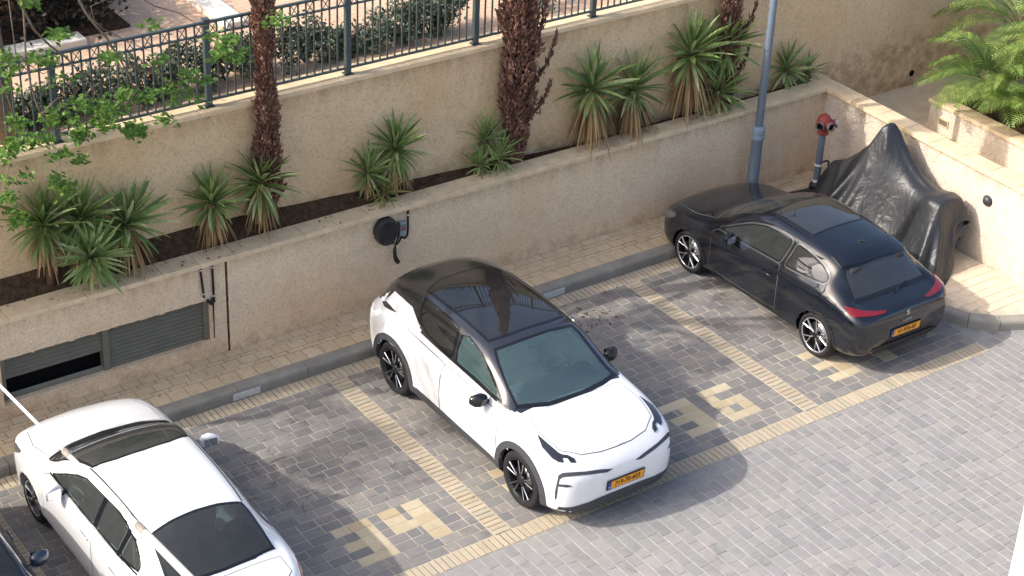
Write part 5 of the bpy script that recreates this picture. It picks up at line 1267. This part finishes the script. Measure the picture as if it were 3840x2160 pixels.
# palms on the right
M['palm'] = m_leaf('palm_leaf', [srgb(110, 138, 62), srgb(138, 160, 78), srgb(88, 120, 54), srgb(160, 172, 92), srgb(98, 128, 58)], 0.4, 0.25, True)
M['rachis'] = simple('palm_rachis', srgb(150, 150, 80), 0.6)
def palm(x, y, z, n, L, label, rise=1.0):
    root = empty('palm_plant', (x, y, z), 0, label, 'palm', None)
    for k in range(5):
        a = rnd.uniform(0, 6.28); mb = MB(); mb.tube([(cos(a) * .06, sin(a) * .06, 0), (cos(a) * .14, sin(a) * .14, .55 * rise)], [.03, .022], 6); mb.obj('stem', M['rachis'], root, True)
    for k in range(n):
        az = k * 2.39996 + rnd.uniform(-.2, .2); el = radians(rnd.uniform(35, 82)); l = L * rnd.uniform(.8, 1.1); mb = MB(); pts = []
        p = Vector((cos(az) * .12, sin(az) * .12, .5 * rise)); d = Vector((cos(az) * cos(el), sin(az) * cos(el), sin(el))); S = 16
        for i in range(S + 1):
            pts.append(p.copy()); p = p + d * (l / S); d = (d + Vector((cos(az) * .05, sin(az) * .05, -.115))).normalized()
        mb.tube(pts, [.010 * (1 - .8 * i / S) for i in range(S + 1)], 4)
        for i in range(3, S + 1):
            t = i / S; d = (pts[min(i + 1, S)] - pts[i - 1]).normalized(); side = d.cross(Vector((0, 0, 1))).normalized(); ll = .34 * (sin(pi * min(1, t * .85 + .12)) * .8 + .2)
            for sg in (1, -1):
                for h in (0, .5):
                    q = pts[i] - d * (l / S) * h; e = (side * sg + d * .75 + Vector((0, 0, .18))).normalized(); tip = q + e * ll * rnd.uniform(.9, 1.1) + Vector((0, 0, -.10 * ll - .03)); mid = q + e * ll * .5 + Vector((0, 0, .02)); w_ = d * .011
                    a = mb.ring([q - w_, q + w_]); b = mb.ring([mid - w_ * 1.2, mid + w_ * 1.2]); c = mb.ring([tip - w_ * .1, tip + w_ * .1]); mb.skin(a, b, closed=False); mb.skin(b, c, closed=False)
        mb.obj('frond', M['palm'], root)
    return root
palm(11.55, -.55, 1.15, 24, 1.25, 'yellow green feather palm leaning over the corner of the planter wall')
palm(12.6, -1.3, 1.2, 22, 1.55, 'taller feather palm at the picture edge behind the planter wall', 1.5)
palm(11.9, -2.0, 1.2, 18, 1.15, 'low feather palm drooping over the planter wall')
palm(11.45, -1.45, 1.1, 18, 1.0, 'small bright feather palm hanging over the planter coping')
palm(13.0, .2, 1.2, 16, 1.5, 'dark feather palm against the upper wall', 1.6)
# ------------------------------------------------------------------ street furniture and fittings
lp = empty('lamp_post', (7.76, .62, HK), 0, 'tall grey lamp post with a stepped collar, behind the black hatchback', 'lamp post')
mb = MB(); mb.lathe([(.13, 0), (.13, .02), (.092, .04), (.088, 1.02)], 20); mb.obj('lower_tube', M['galv'], lp, True)
mb = MB(); mb.lathe([(.088, 1.02), (.104, 1.03), (.106, 1.08), (.098, 1.09), (.098, 1.12), (.106, 1.13), (.104, 1.19), (.075, 1.235), (.062, 1.24)], 20); autosmooth(mb.obj('collar', simple('pale_grey_paint', srgb(132, 146, 156), .5), lp, True), 30)
mb = MB(); mb.lathe([(.062, 1.24), (.042, 6.2), (0, 6.21)], 18); mb.obj('upper_tube', M['galv'], lp, True)
# dry riser with red hydrant head
hy = empty('fire_hydrant', (8.80, .30, HK), 0, 'red three-outlet hydrant head on a grey standpipe in the corner', 'hydrant')
HS = 1.22
M['hyd'] = simple('hydrant_red', srgb(150, 62, 54), .6, vary=.25, vscale=30)
mb = MB(); mb.lathe([(.12, 0), (.12, .03), (.10, .04), (.10, .13), (.075, .16), (.06, .17)], 14); mb.obj('base_valve', M['black'], hy)
mb = MB(); mb.lathe([(.052, .16), (.052, 1.0)], 16); mb.obj('standpipe', M['galv'], hy, True)
mb = MB(); mb.lathe([(.056, .16), (.062, .165), (.062, .215), (.056, .22)], 16); mb.lathe([(.053, .44), (.066, .445), (.066, .475), (.053, .48)], 16); mb.obj('pipe_clamp', simple('pale_band', srgb(196, 200, 196), .5), hy, True)
mb = MB(); mb.lathe([(.052, .98), (.085, .99), (.09, 1.02), (.075, 1.04), (.08, 1.06), (.105, 1.10), (.12, 1.15), (.11, 1.23), (.07, 1.285), (.03, 1.30), (.025, 1.325), (0, 1.325)], 18); autosmooth(mb.obj('head', M['hyd'], hy, True), 40)
for a in (radians(205), radians(262), radians(322)):
    d = Vector((cos(a), sin(a), .12)); o_ = Vector((0, 0, 1.15)); mb = MB(); mb.tube([o_ + d * .05, o_ + d * .17], [.062, .058], 14); ot = mb.obj('outlet', M['hyd'], hy, True)
    mb = MB(); mb.tube([o_ + d * .165, o_ + d * .20], [.068, .066], 14, cap=False); mb.tube([o_ + d * .20, o_ + d * .172], [.048, .046], 14, cap=False)
    p0 = [o_ + d * .175]; mb.obj('coupling', simple('dull_alloy', srgb(170, 172, 170), .45, .5), ot, True)
    mb = MB(); mb.tube([o_ + d * .172, o_ + d * .176], [.052, .052], 14); mb.obj('cap', M['void'], ot)
mb = MB(); mb.tube([(.05, -.02, .50), (.12, -.05, .52), (.15, -.06, .50), (.155, -.06, .40), (.155, -.06, .02)], [.016, .016, .016, .013, .013], 8); mb.obj('side_rod', M['black'], hy, True)

# wall charger with cable, switch box and conduit
YS = YW
ch = empty('wall_charger', (1.36, YS, 1.29), 0, 'black rounded car charger with a hanging plug, mounted on the low wall', 'charger')
mb = MB(); prev = None
shape = [(.178 * sin(a) * (1.0 if cos(a) > -.2 else .93), .20 * cos(a)) for a in [2 * pi * i / 28 for i in range(28)]]
for sc, yy in ((.90, 0), (1.0, -.02), (1.0, -.10), (.95, -.125), (.82, -.132), (.78, -.128), (0.01, -.134)):
    r = mb.ring([(a * sc, yy, b * sc) for a, b in shape]); 
    if prev: mb.skin(prev, r)
    prev = r
autosmooth(mb.obj('housing', simple('charger_black', (.02, .021, .023, 1), .42), ch, True), 30)
mb = MB(); mb.tube([(.17, -.10, .12), (.172, -.12, -.02), (.165, -.10, -.14), (.15, -.075, -.22), (.14, -.07, -.30)], .011, 7); mb.tube([(.02, -.05, -.19), (.08, -.05, -.22), (.14, -.05, -.215)], .013, 7); mb.obj('cable', M['rubber'], ch, True)
mb = MB(); mb.tube([(.14, -.07, -.28), (.135, -.07, -.33), (.14, -.07, -.42), (.16, -.08, -.48), (.185, -.09, -.52)], [.014, .024, .027, .036, .030], 10); mb.obj('plug', M['black'], ch, True)
bx_ = empty('switch_box', (1.63, YS, 1.25), 0, 'small grey breaker box with a red switch beside the charger', 'switch box')
mb = MB(); mb.box(-.05, .05, -.07, 0, -.10, .10); mb.obj('case', simple('box_grey', srgb(150, 156, 156), .5), bx_)
mb = MB(); mb.box(-.035, .035, -.078, -.0705, -.02, .07); mb.obj('window', simple('box_window', srgb(110, 120, 122), .3), bx_)
mb = MB(); mb.box(-.022, .022, -.092, -.0785, -.005, .02); mb.obj('switch', simple('switch_red', srgb(180, 60, 56), .5), bx_)
cd_ = empty('conduit_pipe', (1.73, YS, 0), 0, 'black conduit running from the coping to the breaker box', 'pipe')
mb = MB(); mb.tube([(0, -.02, 1.51), (0, -.025, 1.18), (-.01, -.025, 1.11), (-.05, -.03, 1.075), (-.09, -.03, 1.10), (-.10, -.03, 1.15)], .014, 8); mb.tube([(-.115, -.03, 1.15), (-.12, -.03, 1.08), (-.17, -.035, 1.03), (-.22, -.04, 1.02)], .012, 8); mb.obj('tube', M['rubber'], cd_, True)
mb = MB(); mb.box(-.022, .022, -.045, 0, 1.41, 1.425); mb.obj('clip', simple('white_clip', srgb(210, 206, 198), .6), cd_)
def drain(px0, py0, px1, py1, label):
    a = ony(px0, py0, YS - .02); b = ony(px1, py1, YS - .02); root = empty('conduit_pipe', (a.x, YS, 0), 0, label, 'pipe')
    mb = MB(); mb.tube([(0, -.02, ZC0 - .001), (0, -.022, a.z - .05), (b.x - a.x, -.022, b.z)], .015, 8); mb.obj('tube', M['rubber'], root, True)
    for z, t in ((a.z - .07, .12), (b.z + .05, .9)):
        x = (b.x - a.x) * t; mb = MB(); mb.box(x - .022, x + .022, -.045, 0, z, z + .014); mb.obj('clip', simple('white_clip', srgb(210, 206, 198), .6), root)
    return a, b
drain(503, 668, 513, 748, 'leaning black pipe on the low wall above the shutter corner')
a, b = drain(533, 660, 538, 752, 'upright black pipe with a rounded end above the shutter corner')
mb = MB(); mb.tube([(b.x - .10, YS - .03, b.z + .02), (b.x - .06, YS - .045, b.z - .03), (b.x - .02, YS - .045, b.z), (b.x - .005, YS - .03, b.z + .02)], [.016, .03, .036, .016], 8)
mb.tube([(b.x - .03, YS - .045, b.z - .02), (b.x - .012, YS - .02, b.z - .12), (b.x - .012, YS - .015, b.z - .58)], [.02, .010, .006], 6)
o = mb.obj('cable_joint', M['rubber'], None, True); tag(o, 'black cable joint and thin cable at the corner of the shutter', 'cable')
# small plates on the kerb face
for (q0, q1), lab in ((((586, 985), (655, 985)), 'white plate on the kerb behind bay 34'), (((1366, 735), (1420, 735)), 'white plate on the kerb behind the white crossover')):
    a, b = ony(q0[0], q0[1], -.004), ony(q1[0], q1[1], -.004); mb = MB(); mb.box(a.x, b.x, -.011, -.002, .012, .105); mb.box(a.x + .02, b.x - .02, -.013, -.0112, .03, .088)
    o = mb.obj('kerb_plate', simple('enamel_plate', srgb(196, 198, 194), .5, vary=.15, vscale=30)); tag(o, lab, 'plate')
# bulkhead light on the side wall
p = onx(2485, 505, XR); bl = empty('wall_light', (XR, p.y, p.z), 0, 'small dark round bulkhead light on the sunlit side wall', 'light')
mb = MB(); mb.lathe([(.075, 0), (.075, -.02), (.06, -.045), (.035, -.06), (0, -.065)], 16, 'x'); mb.obj('dome', simple('dark_dome', srgb(58, 60, 66), .35), bl, True)
mb = MB(); mb.lathe([(.085, 0), (.085, -.012), (.076, -.014)], 16, 'x'); mb.obj('rim', M['black'], bl, True)

# motorcycle under its cover
mc = empty('covered_motorcycle', (8.90, -.97, HK), 0, 'motorcycle under a black plastic cover beside the sunlit side wall', 'motorcycle')
import numpy as np
def drape():
    """a sheet let fall over the outline of a motorcycle: particles on springs, in the bike's own frame (+y front)"""
    h = 0.046; ys = np.arange(1.72, -2.16, -h); xs = np.arange(-1.564, 1.5641, h); ny, nx = len(ys), len(xs)
    P = np.zeros((ny, nx, 3)); P[..., 0] = xs[None, :]; P[..., 1] = ys[:, None]; P[..., 2] = 1.72
    r_ = np.random.RandomState(4); P[..., 2] += r_.rand(ny, nx) * 0.01; V = np.zeros_like(P)
    prof_y = [-1.42, -1.38, -1.30, -1.08, -.98, -.80, -.45, -.20, -.06, .02, .12, .20, .45, .75, 1.05, 1.15]
    prof_z = [.0, .55, .99, 1.01, .95, .80, .84, 1.02, 1.50, 1.66, 1.62, 1.30, 1.02, .72, .62, .0]
    prof_w = [.10, .24, .26, .27, .22, .17, .19, .24, .18, .12, .16, .26, .16, .13, .10, .05]
    def height(x, y):
        z = np.interp(y, prof_y, prof_z); w = np.interp(y, prof_y, prof_w); a = np.abs(x)
        top = np.where(a < w, z - .05 * (a / w) ** 2, z - .05 - (a - w) * 7.0)
        bar = np.where((np.abs(y - .10) < .07) & (a < .36), 1.02 - .25 * np.maximum(0, a - .26), -1)      # handlebars
        return np.maximum(np.maximum(top, bar), 0.008)
    def relax(A, B, rest, k):
        d = B - A; l = np.sqrt((d * d).sum(-1, keepdims=True)) + 1e-9; c = d * (.5 * k * (l - rest) / l); A += c; B -= c
    dt = .02; mid_ = nx // 2
    for it in range(300):
        V[..., 2] -= 9.8 * dt; V *= .965; Q = P.copy(); P = P + V * dt
        for s_ in range(7):
            for o in (0, 1):
                relax(P[o:-1:2], P[o + 1::2], h, 1.0) if (ny - o) % 2 == 0 else relax(P[o:-1:2], P[o + 1::2][:len(P[o:-1:2])], h, 1.0)
                a_, b2 = P[:, o:-1:2], P[:, o + 1::2]; relax(a_[:, :b2.shape[1]], b2, h, 1.0)
            relax(P[:-1, :-1], P[1:, 1:], h * 1.41421, .35); relax(P[1:, :-1], P[:-1, 1:], h * 1.41421, .35)
            relax(P[:-2], P[2:], 2 * h, .12); relax(P[:, :-2], P[:, 2:], 2 * h, .12)
            H = height(P[..., 0], P[..., 1]); hit = P[..., 2] < H; P[..., 2] = np.where(hit, H, P[..., 2]); P[..., 0] = np.minimum(P[..., 0], max(.44, 1.7 - it * .011))
            grip = hit & ((np.abs(P[..., 0]) < np.interp(P[..., 1], prof_y, prof_w) + .03) | (P[..., 2] < .02)); P[..., :2] = np.where(grip[..., None], Q[..., :2], P[..., :2])
        P[:, mid_, 0] = 0; V = np.clip((P - Q) / dt, -4, 4)
    return P
PC = drape(); mb = MB(); prev = None
for row in PC:
    r = mb.ring([tuple(float(q) for q in v) for v in row])
    if prev: mb.skin(prev, r, closed=False)
    prev = r
m, n, b_ = newmat('cover_plastic'); b_.inputs['Base Color'].default_value = (.026, .028, .032, 1); b_.inputs['Roughness'].default_value = .42; b_.inputs['Specular IOR Level'].default_value = .55
pp = worldpos(n); mp = N(n, 'ShaderNodeMapping'); mp.inputs['Scale'].default_value = (1, 1, .5); n.links.new(pp, mp.inputs[0]); bump(n, b_, noise(n, 7, 4, .55, mp.outputs[0], .8), .4, .05)
cov = mb.obj('cover', m, mc, True); md = cov.modifiers.new('smooth', 'SUBSURF'); md.levels = 1; md.render_levels = 1
for y in (.78, -.78):
    mb = MB(); mb.lathe([(.20, -.05), (.29, -.05), (.305, 0), (.29, .05), (.20, .05), (.20, -.05)], 24, 'x', (0, y, .305)); mb.obj('wheel', M['rubber'], mc, True)

# telescopic white pole reaching out from the building the picture is taken from
A = CAM + pixray(0, 970) * 8.6; B = CAM + pixray(473, 1449) * 5.8; dirp = (B - A)
def onpole(t): return A + dirp * t
pole = empty('telescopic_pole', onpole(1.35), 0, 'thin white telescopic pole crossing in front of the white sedan', 'pole'); base = onpole(1.35)
M['pole'] = simple('pole_white', srgb(226, 224, 216), .45)
for t0, t1, r in ((-.12, .447, .0075), (.44, .815, .0105), (.808, 1.35, .0135)):
    mb = MB(); mb.tube([onpole(t0) - base, onpole(t1) - base], r, 10); mb.obj('tube', M['pole'], pole, True)
for t in (.447, .815):
    mb = MB(); mb.tube([onpole(t - .012) - base, onpole(t + .02) - base], .0145, 10); mb.obj('joint', simple('pole_joint', srgb(140, 132, 122), .6), pole, True)
# white pier of that building at the edge of the drive
e0 = CAM + pixray(2537, 1449) * 13.0; e1 = CAM + pixray(2576, 1207) * 13.0
pier = MB(); px_, py_ = e0.x, e0.y
for i, (z0, z1) in enumerate(((-.1, 14.5),)): pier.box(px_, px_ + 1.2, py_ - 1.2, py_, z0, z1)
o = pier.obj('building_pier', simple('white_render', srgb(238, 236, 230), .85, vary=.04)); tag(o, 'white rendered building pier at the edge of the driveway', 'pier')

# fallen leaves and twigs on the paving
def litter(name, n, fx, fy, z, label, mats, smin=.015, smax=.05):
    mb = MB()
    for i in range(n):
        p = Vector((fx(), fy(), z + .004 + rnd.random() * .004)); leafcard(mb, p, rnd.uniform(smin, smax), Vector((rnd.gauss(0, .15), rnd.gauss(0, .15), 1)).normalized())
    o = mb.obj(name, mats); o['kind'] = 'stuff'; o['label'] = label
ML = m_leaf('litter', [srgb(110, 82, 60), srgb(92, 64, 48), srgb(132, 104, 78), srgb(70, 56, 44)], .9, 0, True, .1)
litter('fallen_leaves', 190, lambda: rnd.gauss(-1.4, .55), lambda: -.5 + rnd.gauss(-1.0, .75), 0, 'dry leaves and twigs scattered over bay 34', ML, .01, .03)
litter('fallen_leaves', 120, lambda: rnd.gauss(3.4, .45), lambda: -.3 + min(.05, rnd.gauss(-.35, .25)), 0, 'dry leaves gathered by the kerb behind the white crossover', ML, .02, .07)
litter('fallen_straw', 110, lambda: rnd.choice((-3.2, -2.6, -1.6, -.9, .6, 1.6, 3.4, 5.2, 5.8, 7.0)) + rnd.gauss(0, .22), lambda: rnd.uniform(.86, 1.14), ZC1 - .001, 'straw and dry leaf scraps on the planter coping', M['straw'], .015, .07)
litter('fallen_leaves', 160, lambda: rnd.uniform(-4, 8), lambda: rnd.uniform(.25, .84), HK, 'dry leaves along the footway', ML, .012, .035)
mb = MB()
for i in range(26):
    x, y = rnd.gauss(-1.3, .5), -1.2 + rnd.gauss(-.6, .6); a = rnd.uniform(0, 6.28); l = rnd.uniform(.06, .22)
    mb.tube([(x, y, .006), (x + cos(a) * l * .5, y + sin(a) * l * .5 + .01, .010), (x + cos(a) * l, y + sin(a) * l, .006)], .003, 4)
o = mb.obj('fallen_twigs', M['twig']); o['kind'] = 'stuff'; o['label'] = 'thin brown twigs lying on bay 34'
